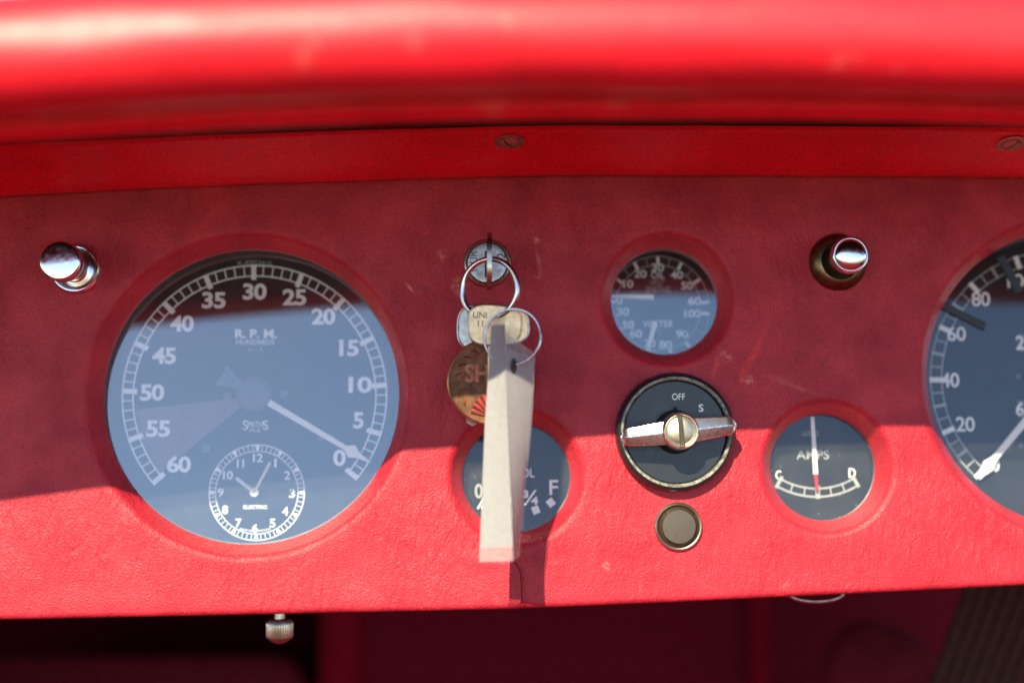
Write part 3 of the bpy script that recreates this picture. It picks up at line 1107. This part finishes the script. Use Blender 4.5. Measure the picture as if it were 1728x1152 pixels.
ptr = part('pointer', MB().prism(strip_poly(a_, b_, 6 * K, 8.5 * K), g.o + 1.8, g.o + 2.4, .2), 'needle', g.t)
part('pointer_tip', MB().prism(strip_poly(b_, c_, 7 * K, 4.5 * K), g.o + 1.8, g.o + 2.4, .2), 'needle_red', ptr, label='red tip of the ammeter needle')

# ---- speedometer (cut by the right edge of the picture)
g = Gauge('speedo', 'speedometer_gauge', 14.0, 'large round speedometer at the right edge of the photo', 'gauge', 'glass_clear')
K = g.sc()
C0 = g.at(1788, 641)
A = lambda v: radians(180 - (v - 40) * 1.2)
mb = MB()
ring_arc(mb, C0, 221 * K, 223 * K, A(0), A(140), g.o + .1, 120)
ring_arc(mb, C0, 202 * K, 204 * K, A(0), A(140), g.o + .1, 120)
for v in range(0, 141, 5):
    bar(mb, C0, 203 * K, 222 * K, A(v), 2.2 * K, g.o + .1)
part('scale_ring', mb, 'print_dim', g.t, smooth=False)
for v in range(0, 141, 10):
    part('tick_mark', bar(MB(), C0, 201 * K, 224 * K, A(v), (8.5 if v % 20 == 0 else 5) * K, g.o + .14), 'print' if v % 20 == 0 else 'print_dim', g.t, smooth=False)
for v, px, py in ((0, 1679, 783), (20, 1629, 715.5), (40, 1603, 641), (60, 1614, 563), (80, 1655, 504.5), (100, 1722, 474), (120, 1806, 472)):
    g.txt(str(v), px, py, 25, 15 if v == 0 else (32 if v < 100 else 46), bold=0.012)
for px, py, ch in ((1721, 578, '2'), (1721, 690, '6')):
    q = g.at(px + 6, py)
    wn_ = part('counter_window', MB().prism([(q[0] - 10 * K, q[1] - 15 * K), (q[0] + 40 * K, q[1] - 15 * K), (q[0] + 40 * K, q[1] + 15 * K), (q[0] - 10 * K, q[1] + 15 * K)], g.o + .05, g.o + .25), 'hub', g.t)
    g.txt(ch, px, py, 24, 15, name='counter_digit', parent=wn_, up=.35)
for px, py in ((1718, 635), (1704, 746), (1722, 752)):
    q = g.at(px, py)
    part('rivet', MB().lathe([(0.01, .7), (3.5 * K, .6), (5 * K, 0)], c=(q[0], g.yd, q[1]), n=20), 'hub', g.t)
for (x0, y0), (x1, y1) in (((1586, 512), (1663, 552)), ((1688, 432), (1721, 492))):
    a_, b_ = Vector(g.at(x0, y0, 9)), Vector(g.at(x1, y1, 9))
    part('marker_bar', MB().prism(strip_poly(a_, b_, 13 * K, 13 * K), g.o + 8.2, g.o + 9.4, .2), 'black', g.t)
hb = Vector(g.at(1788, 641, 4))
dr = Vector(g.at(1651, 807, 4)) - hb
L_ = dr.length
d = dr.normalized()
t_ = Vector((-d.y, d.x))
poly = []
sh = [(0.1, 7), (0.55, 6), (0.80, 5.5), (0.865, 11), (0.92, 8), (0.95, 5.5), (1.0, 4)]
poly = [hb + d * L_ * x + t_ * y * K for x, y in sh] + [hb + d * L_ * x - t_ * y * K for x, y in sh[::-1]]
ptr = part('pointer', MB().prism([tuple(p) for p in poly], g.o + 3.2, g.o + 4.0, .25), 'needle', g.t)
part('pointer_hub', MB().lathe([(0.01, 6), (20 * K, 5.2), (31 * K, 3), (31 * K, 1)], c=(hb.x, g.yd, hb.y), n=40), 'hub', ptr)

# ================================================================== IGNITION LOCK AND KEY
Lp = P(822.5, 443.5, -2.0)
lk = thing('ignition_lock', (Lp.x, 0, Lp.z), 'round nickel ignition lock above the hanging keys', 'lock')
part('escutcheon', MB().lathe([(34.6 * .25, 1.9), (35.2 * .25, 2.3), (37 * .25, 2.6), (39 * .25, 2.4), (40.6 * .25, 1.7), (41.2 * .25, .8), (41.6 * .25, -.6)], n=72), 'nickel', lk)
part('lock_barrel', MB().lathe([(0.01, 2.2), (26.5 * .25, 2.2), (27 * .25, 2.2), (33 * .25, 2.1), (34 * .25, 1.8), (34.4 * .25, .8)], n=72), 'nickel', lk)
part('key_slot', MB().box(-1.1, .9, -2.27, -2.1, -6.2, 5.0), 'engraved', lk)
mb = lettering('UR', 3.8, 5.2, 0.0, 2.235, radians(90), (-6.0, 2.4))
part('lettering', mb, 'engraved', lk, smooth=False)
part('lettering', lettering('2', 3.8, None, 0.0, 2.235, radians(90), (5.8, 3.0)), 'engraved', lk, smooth=False)
part('lettering', lettering('T', 2.4, None, 0.0, 2.235, radians(90), (-5.2, -3.2)), 'engraved', lk, smooth=False)

# key in the lock, seen edge-on
kp = P(825, 432, -26)
ik = thing('ignition_key', (Lp.x + .6, -2, Lp.z), 'flat nickel key standing edge on in the ignition lock', 'key')
KX = 0.0


def plate_with_hole(outer, hole, t, flip=None):
    """flat plate in the (a,b) plane with one hole, thickness t, via constrained triangulation"""
    vs = [Vector(p) for p in outer] + [Vector(p) for p in hole]
    n, m = len(outer), len(hole)
    ed = [(i, (i + 1) % n) for i in range(n)] + [(n + i, n + (i + 1) % m) for i in range(m)]
    r = delaunay_2d_cdt(vs, ed, [], 3, 1e-6)
    V2, F = r[0], r[2]
    mb = MB()
    k = len(V2)
    mb.add([(p.x, -t / 2, p.y) for p in V2] + [(p.x, t / 2, p.y) for p in V2], [list(f) for f in F] + [[i + k for i in f[::-1]] for f in F])
    for lp in (outer, hole):
        q = len(lp)
        mb.add([(x, -t / 2, z) for x, z in lp] + [(x, t / 2, z) for x, z in lp], [[i, (i + 1) % q, q + (i + 1) % q, q + i] for i in range(q)])
    return mb


def superellipse(cx, cy, a, b, n=48, e=2.6):
    out = []
    for i in range(n):
        t = 2 * pi * i / n
        c_, s_ = cos(t), sin(t)
        out.append((cx + a * math.copysign(abs(c_) ** (2 / e), c_), cy + b * math.copysign(abs(s_) ** (2 / e), s_)))
    return out


def circ(cx, cy, r, n=24):
    return [(cx + r * cos(2 * pi * i / n), cy + r * sin(2 * pi * i / n)) for i in range(n)]


# local: a = distance out of the lock, b = height
hz = P(825, 442, -30).z - Lp.z
hole_out = 28.0
mbk = plate_with_hole(superellipse(24.5, -3.0, 10.0, 11.6), circ(hole_out, hz - 0.4, 2.5), 2.0)
# turn the plate so its plane is out/height: (x->-Y)
mbk.rot(Matrix.Rotation(radians(-90), 4, 'Z'))
part('bow', mbk, 'brass_dark' if False else 'nickel', ik, angle=30, weld=.001)
part('blade', MB().box(-.8, .8, -16, 12, -4, 2.5), 'nickel', ik)

# split ring through the key
def ring_pts(c, r, yaw, tilt, gap0=0.0, n=72, a0=0.0, turns=1.0, pitch=0.0):
    pts = []
    m = int(n * turns)
    for i in range(m + (0 if turns == 1.0 and gap0 == 0 else 1)):
        a = a0 + gap0 + (2 * pi * turns - gap0) * i / m
        p = Vector((r * cos(a), pitch * a / (2 * pi), r * sin(a)))
        p = Matrix.Rotation(tilt, 3, 'X') @ p
        p = Matrix.Rotation(yaw, 3, 'Z') @ p
        pts.append(p + Vector(c))
    return pts


KEYY = -2 - hole_out
r1 = 12.05
c1 = P(826, 487, KEYY)
ring1 = part('split_ring', MB().tube(ring_pts((0, 0, 0), r1, radians(-24), 0, 0, 84, radians(97), 1.0, 0), 1.22, 14, closed=True), 'steel', None)
ring1.location = c1 * MM
tag(ring1, 'thick steel split ring hanging from the key in the lock', 'key ring')

# second key lying flat, with lettering
uc = P(841, 549, KEYY - 1.7)
uk = thing('flat_key', uc, 'pale brass key with UNI 11 stamped on its wide bow', 'key')
k = S(841, 549, KEYY)
outer = superellipse(0, 0, 52 * k, 34 * k, 56, 3.2)
outer = [(x, z * (1 - 0.10 * x / (52 * k)) - 0.03 * x) for x, z in outer]
mbk = plate_with_hole(outer, superellipse(2 * k, 8 * k, 10 * k, 9 * k, 24, 3), 2.0)
bow = part('bow', mbk, 'keybrass', uk, angle=30, weld=.001)
rimp = [(x * .985, -1.05, z * .985) for x, z in outer]
part('rim', MB().tube(rimp, 0.42, 8, closed=True), 'nickel', uk)
arc = [(27 * k + 12 * k * cos(a), -1.0, 14 * k * sin(a) * 1.9) for a in [radians(-65 + i * 130 / 14) for i in range(15)]]
part('raised_arc', MB().tube(arc, 0.5, 8), 'keybrass', uk)
part('lettering', lettering('UNI', 11 * k, 23 * k, 0.0, 1.04, radians(-2), (-31 * k, 17 * k)), 'engraved', uk, smooth=False)
part('lettering', lettering('11', 10 * k, 9 * k, 0.0, 1.04, 0, (-30 * k, 3 * k)), 'engraved', uk, smooth=False)
part('blade', MB().box(-4.2, 3.6, .1, 1.5, -42, -7.5), 'keybrass', uk)
# key behind, only its left edge showing
bc = P(801, 552, KEYY + 4)
bk = thing('hidden_key', bc, 'nickel key behind the brass key, only its left edge showing', 'key')
outer = superellipse(0, 0, 31 * k, 38 * k, 44, 2.6)
part('bow', plate_with_hole(outer, circ(4 * k, 20 * k, 7 * k), 2.2).rot(Matrix.Rotation(radians(-25), 4, 'Z')), 'nickel', bk, angle=30, weld=.001)
part('rim', MB().tube([(x * .97, -1.1, z * .97) for x, z in outer], 0.5, 8, closed=True).rot(Matrix.Rotation(radians(-25), 4, 'Z')), 'nickel', bk)
part('blade', MB().box(-3, 3, .2, 1.8, -26, -8), 'nickel', bk)

# thin ring 2
c2 = P(864.5, 568, KEYY - 8.5)
ring2 = part('wire_ring', MB().tube(ring_pts((0, 0, 0), 11.4, radians(-12), radians(-8), 0, 84, radians(-10), 1.95, 0.5), 0.46, 8), 'steel', None)
ring2.location = c2 * MM
tag(ring2, 'thin wire ring that carries the white tag', 'key ring')

# bronze medallion
mc = P(828, 643, KEYY + 1)
md = thing('bronze_medallion', mc, 'round bronze medallion with red lettering behind the tag', 'medallion')
k = S(828, 643, KEYY + 1)
Rm = 73 * k
part('disc', MB().lathe([(0.01, .8), (Rm * .93, .8), (Rm * .95, .85), (Rm * .975, 1.0), (Rm, .5), (Rm, -.7), (Rm * .97, -1.0), (.01, -1.0)], n=96), 'bronze', md)
part('rim', MB().lathe([(Rm * .965, .95), (Rm * .985, 1.18), (Rm * 1.004, .9), (Rm * 1.006, -.6), (Rm * .99, -1.05)], n=96), 'bronze_rim', md)
part('lettering', lettering('SHELL', 30 * k, 92 * k, 0.03, .90, 0, (4 * k, 13 * k)), 'red_enamel', md, smooth=False)
part('lettering', lettering('SHELL', 31 * k, 93 * k, 0.0, 1.15, 0, (3 * k, 13 * k)), 'bronze_text', md, smooth=False)
base = Vector((4 * k, -62 * k))
for i in range(11):
    a_ = radians(90 + (i - 5) * 15)
    d_ = Vector((cos(a_), sin(a_)))
    L_ = (44 - abs(i - 5) * 1.2) * k
    part('shell_rib', MB().tube([tuple((base + d_ * 9 * k).to_3d().xzy * 1)[:0] or (base.x + d_.x * 9 * k, -.75, base.y + d_.y * 9 * k), (base.x + d_.x * L_ * .6, -.95, base.y + d_.y * L_ * .6), (base.x + d_.x * L_, -.8, base.y + d_.y * L_)], [.3, .55, .75], 8), 'bronze', md)
    if i < 10:
        a2 = a_ + radians(7.5)
        d2 = Vector((cos(a2), sin(a2)))
        mbx = MB()
        bar(mbx, (base.x, base.y), 14 * k, L_ * .97, a2, 1.2 * k, .86, 5 * k)
        part('enamel_groove', mbx, 'red_enamel', md, smooth=False)
for i in range(7):
    a_ = radians(112 + i * 17)
    q0 = Vector((cos(a_), sin(a_))) * 50 * k
    q1 = Vector((cos(a_ + .20), sin(a_ + .20))) * 61 * k
    qm = (q0 + q1) / 2 + Vector((cos(a_ + .1), sin(a_ + .1))) * 3 * k
    part('leaf_relief', MB().tube([(q0.x, -.80, q0.y), (qm.x, -.84, qm.y), (q1.x, -.80, q1.y)], [.12, .55, .12], 8), 'bronze_text', md)
    part('enamel_line', MB().tube([(q0.x * .95, -.80, q0.y * .95), (qm.x * .96, -.82, qm.y * .96), (qm.x * .99 + .3, -.80, qm.y * .99)], [.08, .22, .08], 6), 'red_enamel', md)
# small pink tab peeping out below
tb = P(797, 711, KEYY + 4)
tabm = part('pink_tab', MB().prism([(-2.8, 3), (-2.2, -.4), (.3, -1.9), (3, -.3), (3.5, 3)], -.4, .4, .15), 'sleeve', None)
tabm.location = tb * MM
tag(tabm, 'tiny pink plastic tab showing below the bronze medallion', 'tab')

# folded white tag
TY = KEYY - 10
tg_c = P(853, 560, TY)
tg = thing('key_tag', tg_c, 'long folded white plastic tag hanging from the wire ring', 'tag')


def lerp(a, b, t):
    return a + (b - a) * t


def sheet(rows_px, th, name, mat):
    """rows of (px,py,Y); makes a thin closed sheet"""
    rows = [[P(x, y, d) - tg_c for (x, y, d) in r] for r in rows_px]
    n, m = len(rows), len(rows[0])
    mb = MB()
    fr = [p + Vector((0, -th / 2, 0)) for r in rows for p in r]
    bk_ = [p + Vector((0, th / 2, 0)) for r in rows for p in r]
    fs = []
    for i in range(n - 1):
        for j in range(m - 1):
            q = [i * m + j, i * m + j + 1, (i + 1) * m + j + 1, (i + 1) * m + j]
            fs.append(q)
            fs.append([v + n * m for v in q[::-1]])
    per = [j for j in range(m)] + [i * m + m - 1 for i in range(1, n)] + [(n - 1) * m + j for j in range(m - 2, -1, -1)] + [i * m for i in range(n - 2, 0, -1)]
    for a_, b_ in zip(per, per[1:] + per[:1]):
        fs.append([a_, b_, b_ + n * m, a_ + n * m])
    mb.add(fr + bk_, fs)
    return part(name, mb, mat, tg, angle=35)


def row_edges(y):
    t = (y - 548) / (947 - 548)
    xl = lerp_pts([(548, 830), (600, 827), (720, 819), (947, 810)], y)
    xm = lerp_pts([(548, 852), (600, 853), (720, 857), (947, 866)], y)
    xr = lerp_pts([(548, 898), (600, 899), (720, 893), (850, 880), (905, 875), (947, 873)], y)
    return xl, xm, xr, t


rowsL, rowsR = [], []
for i in range(22):
    y = 549 + (923 - 549) * i / 21
    xl, xm, xr, t = row_edges(y)
    w_ = 1.0 * sin(t * 5)
    rowsL.append([(lerp(xl, xm, u), y + 2 * (0.5 - u) * t, TY + lerp(2.5, -3.0, u) + w_ * .5 + 0.6 * sin(u * pi)) for u in (0, .25, .5, .75, 1)])
for i in range(22):
    y0 = 587 + (923 - 587) * i / 21
    xl, xm, xr, t = row_edges(y0)
    yr = 603 + (918 - 603) * i / 21
    xr = row_edges(yr)[2]
    w_ = 1.0 * sin(t * 5)
    rowsR.append([(lerp(xm, xr, u) + .8, lerp(y0, yr, u), TY + lerp(-2.6, 7.0, u) + w_ * .5 - 0.5 * sin(u * pi)) for u in (0, .25, .5, .75, 1)])
sheet(rowsL, .35, 'paper_flap', 'paper')
sheet(rowsR, .35, 'paper_flap', 'paper_smooth')
# clear laminate border: wraps slightly larger in front of the paper
rl, rr = [], []
for i in range(24):
    y = 546 + (947 - 546) * i / 23
    xl, xm, xr, t = row_edges(y)
    w_ = 1.0 * sin(t * 5)
    rl.append([(lerp(xl - 1.5, xm + .6, u), y + 2 * (0.5 - u) * t, TY + lerp(2.5, -3.0, u) + w_ * .5 + 0.6 * sin(u * pi) - .6) for u in (0, .25, .5, .75, 1)])
    y0 = 560 + (944 - 560) * i / 23
    xm = row_edges(y0)[1]
    yr = 596 + (938 - 596) * i / 23
    xr = row_edges(yr)[2] + 3
    w2_ = 1.0 * sin((y0 - 548) / 399 * 5)
    rr.append([(lerp(xm, xr, u) + 1.0, lerp(y0, yr, u), TY + lerp(-2.6, 7.0, u) + w2_ * .5 - 0.5 * sin(u * pi) - .6) for u in (0, .25, .5, .75, 1)])
sheet(rl, .15, 'plastic_sleeve', 'sleeve')
sheet(rr, .15, 'plastic_sleeve', 'sleeve')
# punched hole, its shade painted as a dark disc
hp = P(867, 617, TY - .9) - tg_c
part('punched_hole', MB().lathe([(.01, .1), (1.1, .1), (1.3, .0)], n=24).rot(Matrix.Diagonal((1.15, 1, 2.4, 1))).rot(Matrix.Rotation(radians(38), 4, 'Z')).move(hp + Vector((0, -.2, 0))), 'engraved', tg)

# ================================================================== ROTARY LIGHT SWITCH
sp = P(1140, 728.5, -5)
sw = thing('rotary_switch', (sp.x, 0, sp.z), 'black round light switch with chrome lever marked OFF and S', 'switch')
k = S(1140, 728, -5)
r = 101 * k
part('body', MB().lathe([(r, -1), (r, 2.5), (r * .995, 4.5), (r * .975, 6.4), (r * .945, 7.4), (r * .915, 7.6)], n=96), 'bakelite', sw)
part('worn_rim', MB().lathe([(r * .918, 7.62), (r * .90, 7.7), (r * .882, 7.4), (r * .868, 6.6)], n=96), 'bake_wear', sw)
part('switch_face', MB().lathe([(r * .870, 6.7), (r * .855, 5.2), (r * .84, 4.6), (r * .5, 4.4), (.01, 4.4)], n=96), 'bakelite', sw)
part('collar', MB().lathe([(37 * k, 4.3), (36.5 * k, 6.5), (34 * k, 7.4), (30 * k, 7.2), (27 * k, 6.2), (25 * k, 8), (23 * k, 11), (20 * k, 13)], n=64), 'bakelite', sw)
fo = P(1145, 669, -4.5) - sp
part('lettering', lettering('OFF', 11 * k, 22 * k, 0.0, 4.62, radians(0), (fo.x, fo.z)), 'print', sw, smooth=False)
fo = P(1183, 688, -4.5) - sp
part('lettering', lettering('S', 12.5 * k, 8 * k, 0.01, 4.62, 0, (fo.x, fo.z)), 'print', sw, smooth=False)
# pointer spike
part('pointer_spike', MB().add([(-9 * k, -8.5, 20 * k), (9 * k, -8.5, 20 * k), (-1.5 * k, -9.5, 42 * k), (-1 * k, -13, 20 * k), (-9 * k, -4.4, 20 * k), (9 * k, -4.4, 20 * k), (-1.5 * k, -6, 42 * k)],
                                [[0, 2, 3], [3, 2, 1], [0, 4, 6, 2], [1, 2, 6, 5], [0, 3, 1, 5, 4], [4, 5, 6]]), 'bakelite', sw, angle=20)
# chrome lever: roof-shaped arms either side of a boss
kh = S(1150, 730, -18)
secs = []
Ln = 49.0
for i in range(45):
    u = -1 + 2 * i / 44
    x = u * 99 * kh
    hw = (lerp(23.0, 15.0, abs(u) ** 0.9)) * kh
    e = max(0.0, (abs(u) - .86) / .14)
    hw *= sqrt(max(0.0, 1 - e * e * .94))
    top = lerp(20.5, 16.5, abs(u)) - 2.6 * e * e
    low = lerp(13.0, 13.2, abs(u)) + 1.2 * e * e
    mid = top - 2.3
    row = []
    for (z_, o_) in ((-.55, low), (-.9, low + .5), (-1.0, mid), (-.88, top - 1.25), (-.1, top - .08), (0, top), (.1, top - .08), (.88, top - 1.25), (1.0, mid), (.9, low + .5), (.55, low), (-.55, low)):
        row.append(Vector((x, -o_, z_ * hw)))
    secs.append(row)
lev = MB().grid(secs)
lev.f.append(list(range(11)))
lev.f.append([44 * 12 + j for j in range(11)])
lev.rot(Matrix.Rotation(radians(-6.5), 4, 'Y'))
lever = part('lever', lev, 'chrome_worn', sw, angle=28, weld=.001)
part('boss', MB().lathe([(26 * kh, 20.6), (26.5 * kh, 21.6), (28 * kh, 22.0), (30.2 * kh, 21.4), (31 * kh, 20), (32.5 * kh, 16), (31 * kh, 12.5), (20 * kh, 12)], n=72), 'chrome', lever)
scw = part('slotted_screw', slotted_head(26.2 * kh, 2.3, 2.1, radians(5), 22).move((0, -20.0, 0)), 'brass', lever, angle=30)
part('slot', MB().box(-1.0, 1.0, -20.75, -20.3, -6.0, 6.0).rot(Matrix.Translation((0, 0, 0)) @ Matrix.Rotation(radians(-5), 4, 'Y')), 'engraved', lever)  # dark bar painting the shade inside the screw slot

# ================================================================== PUSH BUTTON
bp_ = P(1145, 888, -1.5)
bt = thing('push_button', (bp_.x, 0, bp_.z), 'small brown push button in a dull metal ring below the switch', 'button')
k = S(1145, 888, -1)
part('ferrule', MB().lathe([(41 * k, -1), (41 * k, .8), (40 * k, 1.7), (38 * k, 2.1), (36 * k, 1.8), (35 * k, 1.0), (34.6 * k, -1)], n=72), 'ferrule', bt)
part('button_body', MB().lathe([(34.5 * k, .2), (33 * k, .9), (30.5 * k, 1.4), (29 * k, 1.9)], n=72), 'button_side', bt)
part('button_cap', MB().lathe([(29.2 * k, 1.6), (28.6 * k, 3.1), (27.6 * k, 3.6), (15 * k, 3.75), (.01, 3.8)], n=72), 'button', bt)

# ================================================================== PULL KNOBS
lp = P(127, 453, -1.5)
lkn = thing('pull_knob', (lp.x, 0, lp.z), 'flat chrome pull knob beside the rev counter', 'knob', 'chrome pull knobs on the dashboard')
k = S(127, 453, -2)
part('flange', MB().lathe([(44 * k, -1), (44 * k, .6), (42.5 * k, 2.0), (39 * k, 2.9), (34 * k, 3.0), (29 * k, 2.4), (27 * k, 2.4), (26 * k, 4.5), (24 * k, 5.6), (20 * k, 5.8)], n=72), 'chrome', lkn)
part('shaft', MB().lathe([(19 * k, 4), (19 * k, 11), (24 * k, 12), (25 * k, 14), (22 * k, 15), (22 * k, 17)], n=48), 'nickel', lkn)
mb = MB()
n = 120
capk = S(96, 438, -24)
prof = [(30, 17.0), (34, 17.4), (34.6, 18.2), (34.6, 22.0), (34.4, 23.2), (33.4, 24.0), (30, 24.22), (22, 24.38), (12, 24.5), (4, 24.53), (.02, 24.53)]
vs_, fs_ = [], []
for j, (rr_, o_) in enumerate(prof):
    for i in range(n):
        a_ = 2 * pi * i / n
        q = rr_ * capk * (1 - (0.025 if (i % 2 and 1 <= j <= 3) else 0))
        vs_.append((q * cos(a_), -o_, q * sin(a_)))
for j in range(len(prof) - 1):
    for i in range(n):
        fs_.append([j * n + i, j * n + (i + 1) % n, (j + 1) * n + (i + 1) % n, (j + 1) * n + i])
mb.add(vs_, fs_)
part('knob_cap', mb, 'chrome', lkn, angle=60)

rp = P(1415, 441.5, -1.5)
rkn = thing('pull_knob', (rp.x, 0, rp.z), 'domed chrome pull knob in a dark brass collar left of the speedometer', 'knob', 'chrome pull knobs on the dashboard')
k = S(1415, 441, -2)
part('flange', MB().lathe([(49 * k, -1), (49 * k, .5), (47 * k, 1.8), (42 * k, 3.6), (36 * k, 4.8), (32.5 * k, 5.0), (31 * k, 4.4), (30 * k, 2.0), (20 * k, 1.5)], n=72), 'brass_dark', rkn)
part('shaft', MB().lathe([(22 * k, 1), (22 * k, 6), (25 * k, 7), (25 * k, 10), (20 * k, 11.5), (22 * k, 14)], n=48), 'button_side', rkn)
capk = S(1438, 428, -24)
pr = [(22, 13.5), (29, 14.5), (31.4, 16), (32, 18), (32, 20.0), (31.3, 21.0), (29.6, 21.4), (28.2, 21.0), (27.4, 21.2)]
for i in range(1, 13):
    a_ = pi / 2 * i / 12
    pr.append((27.4 * cos(a_) + .02, 21.2 + 2.4 * sin(a_)))
part('knob_cap', MB().lathe([(a_ * capk, o_) for a_, o_ in pr], n=80), 'chrome', rkn, angle=50)

# ================================================================== UNDER THE DASHBOARD
# knurled reset knob
kp_ = P(472, 1040, 16)
kn = thing('knurled_knob', kp_, 'knurled metal knob hanging under the dashboard below the rev counter', 'knob')
k = S(472, 1060, 16)
part('spindle', MB().lathe([(10 * k, -9), (10 * k, 1), (13 * k, 1.5), (13 * k, 3.0)], n=32, axis='Z'), 'nickel', kn)
vs_, fs_ = [], []
n = 72
prof = [(12, .6), (18, 1.0), (22.5, 2.4), (23, 3.0), (23, 8.0), (22, 8.8), (15, 10.2), (8, 11.2), (.02, 11.4)]
for j, (rr_, o_) in enumerate(prof):
    for i in range(n):
        a_ = 2 * pi * i / n
        q = rr_ * k * (1 - (0.07 if (i % 2 and 2 <= j <= 5) else 0))
        vs_.append((q * cos(a_), q * sin(a_), -o_))
for j in range(len(prof) - 1):
    for i in range(n):
        fs_.append([j * n + i, j * n + (i + 1) % n, (j + 1) * n + (i + 1) % n, (j + 1) * n + i])
part('knob_body', MB().add(vs_, fs_).rot(Matrix.Rotation(radians(6), 4, 'X')), 'nickel', kn, angle=35)
# wire loop
pts = []
for i in range(25):
    a_ = radians(180 + 180 * i / 24)
    pts.append(P(1377 + 48 * cos(a_), 992 - 20 * sin(a_) * 1.0, 22))
pts = [P(1330, 985, 22)] + [P(1377 - 48 * cos(radians(180 * i / 24)), 992 + 22 * sin(radians(180 * i / 24)) ** .7, 22) for i in range(25)] + [P(1424, 985, 22)]
o0 = pts[0].copy()
lo = part('wire_loop', MB().tube([p - o0 for p in pts], 1.0, 10), 'nickel', None)
lo.location = o0 * MM
tag(lo, 'bent metal wire loop peeping out under the right dashboard edge', 'wire loop')

# footwell: floor, bulkhead, tunnel
def struct(name, mb, mat, **kw):
    o = part(name, mb, mat, None, **kw)
    o['kind'] = 'structure'
    return o


struct('bounce_floor', MB().grid([[Vector((x, y, -400 + 6 * noise.noise(Vector((x * .01, y * .01, 0))))) for x in range(-700, 901, 50)] for y in range(-1300, 451, 50)]), 'carpet_bounce')  # unseen floor, put in to bounce sunlight onto the shaded dash
struct('bulkhead', MB().grid([[Vector((x, 520 + 6 * noise.noise(Vector((x * .012, z * .012, 3))), z)) for x in range(-600, 801, 40)] for z in range(-425, 181, 40)]), 'carpet_dark')
# underside of dashboard, closes the view upwards
struct('dash_underside', MB().grid([[Vector((x, y, -34 + 0.02 * x + (y - 30) * .05)) for x in range(-300, 400, 50)] for y in range(24, 560, 50)]), 'flat_black')
struct('sun_block_wall', MB().grid([[Vector((-400, y, z)) for y in range(60, 541, 40)] for z in range(-425, 176, 40)]), 'carpet_dark')  # unseen wall, added to stop sun leaking into the left footwell
# transmission tunnel with rounded shoulders
rows = []
for z in range(-425, -29, 18):
    row = []
    x0, x1 = P(555, 1080, 300).x, P(1300, 1080, 300).x
    for i in range(41):
        u = i / 40
        x = lerp(x0, x1, u)
        d = min(u, 1 - u) * (x1 - x0)
        rnd_ = 26.0
        back = 0.0 if d > rnd_ else (rnd_ - sqrt(max(0, rnd_**2 - (rnd_ - d) ** 2)))
        row.append(Vector((x, 300 + back + 0.0, z)))
    row = [Vector((x0, 520, z))] + row + [Vector((x1, 520, z))]
    rows.append(row)
struct('transmission_tunnel', MB().grid(rows), 'carpet', angle=60)
tunnel = bpy.data.objects['transmission_tunnel']
for px_, rr_ in ((578, 15.0), (1283, 7.0)):  # redder tubes imitate light caught on the tunnel's rounded edges
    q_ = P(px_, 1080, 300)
    part('edge_highlight_tube', MB().tube([(q_.x, 300 + rr_ * .35, z) for z in range(-420, -25, 30)], rr_, 20), 'edge_highlight', tunnel)
# left: padded kick panel with curved top edge
def pad(x0, x1, y, ztop, zbot, mat, name, label, cat, r=22.0, sag=0.0):
    n = 28
    outer = []
    poly = []
    for i in range(9):
        a_ = radians(180 - 90 * i / 8)
        poly.append((x0 + r + r * cos(a_), ztop - r + r * sin(a_)))
    for i in range(9):
        a_ = radians(90 - 90 * i / 8)
        poly.append((x1 - r + r * cos(a_), ztop - r + r * sin(a_) + sag))
    poly += [(x1, zbot), (x0, zbot)]
    o = part(name, MB().prism(poly, -y - 14, -y, 5.0), mat, None, angle=60)
    return tag(o, label, cat)


pa, pb = P(-80, 1108, 300), P(515, 1108, 300)
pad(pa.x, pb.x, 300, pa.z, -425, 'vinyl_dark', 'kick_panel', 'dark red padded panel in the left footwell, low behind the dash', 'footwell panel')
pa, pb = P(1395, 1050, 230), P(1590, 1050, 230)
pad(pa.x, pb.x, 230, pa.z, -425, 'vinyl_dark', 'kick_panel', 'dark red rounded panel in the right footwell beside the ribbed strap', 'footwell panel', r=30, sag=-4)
# ribbed strap slanting down at the right
st = thing('ribbed_strap', P(1650, 1060, 120), 'brown ribbed strap slanting down at the lower right', 'strap')
so = P(1650, 1060, 120)
for i in range(7):
    f = i / 6
    a_ = P(lerp(1660, 1800, f), 930, 120)
    b_ = P(lerp(1560, 1690, f), 1210, 120)
    mid = [(a_ * (1 - t) + b_ * t) - so for t in (0, .33, .66, 1)]
    part('rib', MB().tube(mid, 3.4, 10), 'rubber', st)
a0, a1, b0, b1 = P(1660, 930, 123), P(1800, 930, 123), P(1560, 1210, 123), P(1690, 1210, 123)
part('backing', MB().add([a0 - so, a1 - so, b1 - so, b0 - so], [[0, 1, 2, 3]]), 'rubber', st)

# lean the whole place back with the dashboard (camera and sun are already set that way)
for o in list(scn.objects):
    if o.parent is None and o.type in ('MESH', 'EMPTY'):
        o.matrix_world = TILT @ Matrix.Translation(o.location)
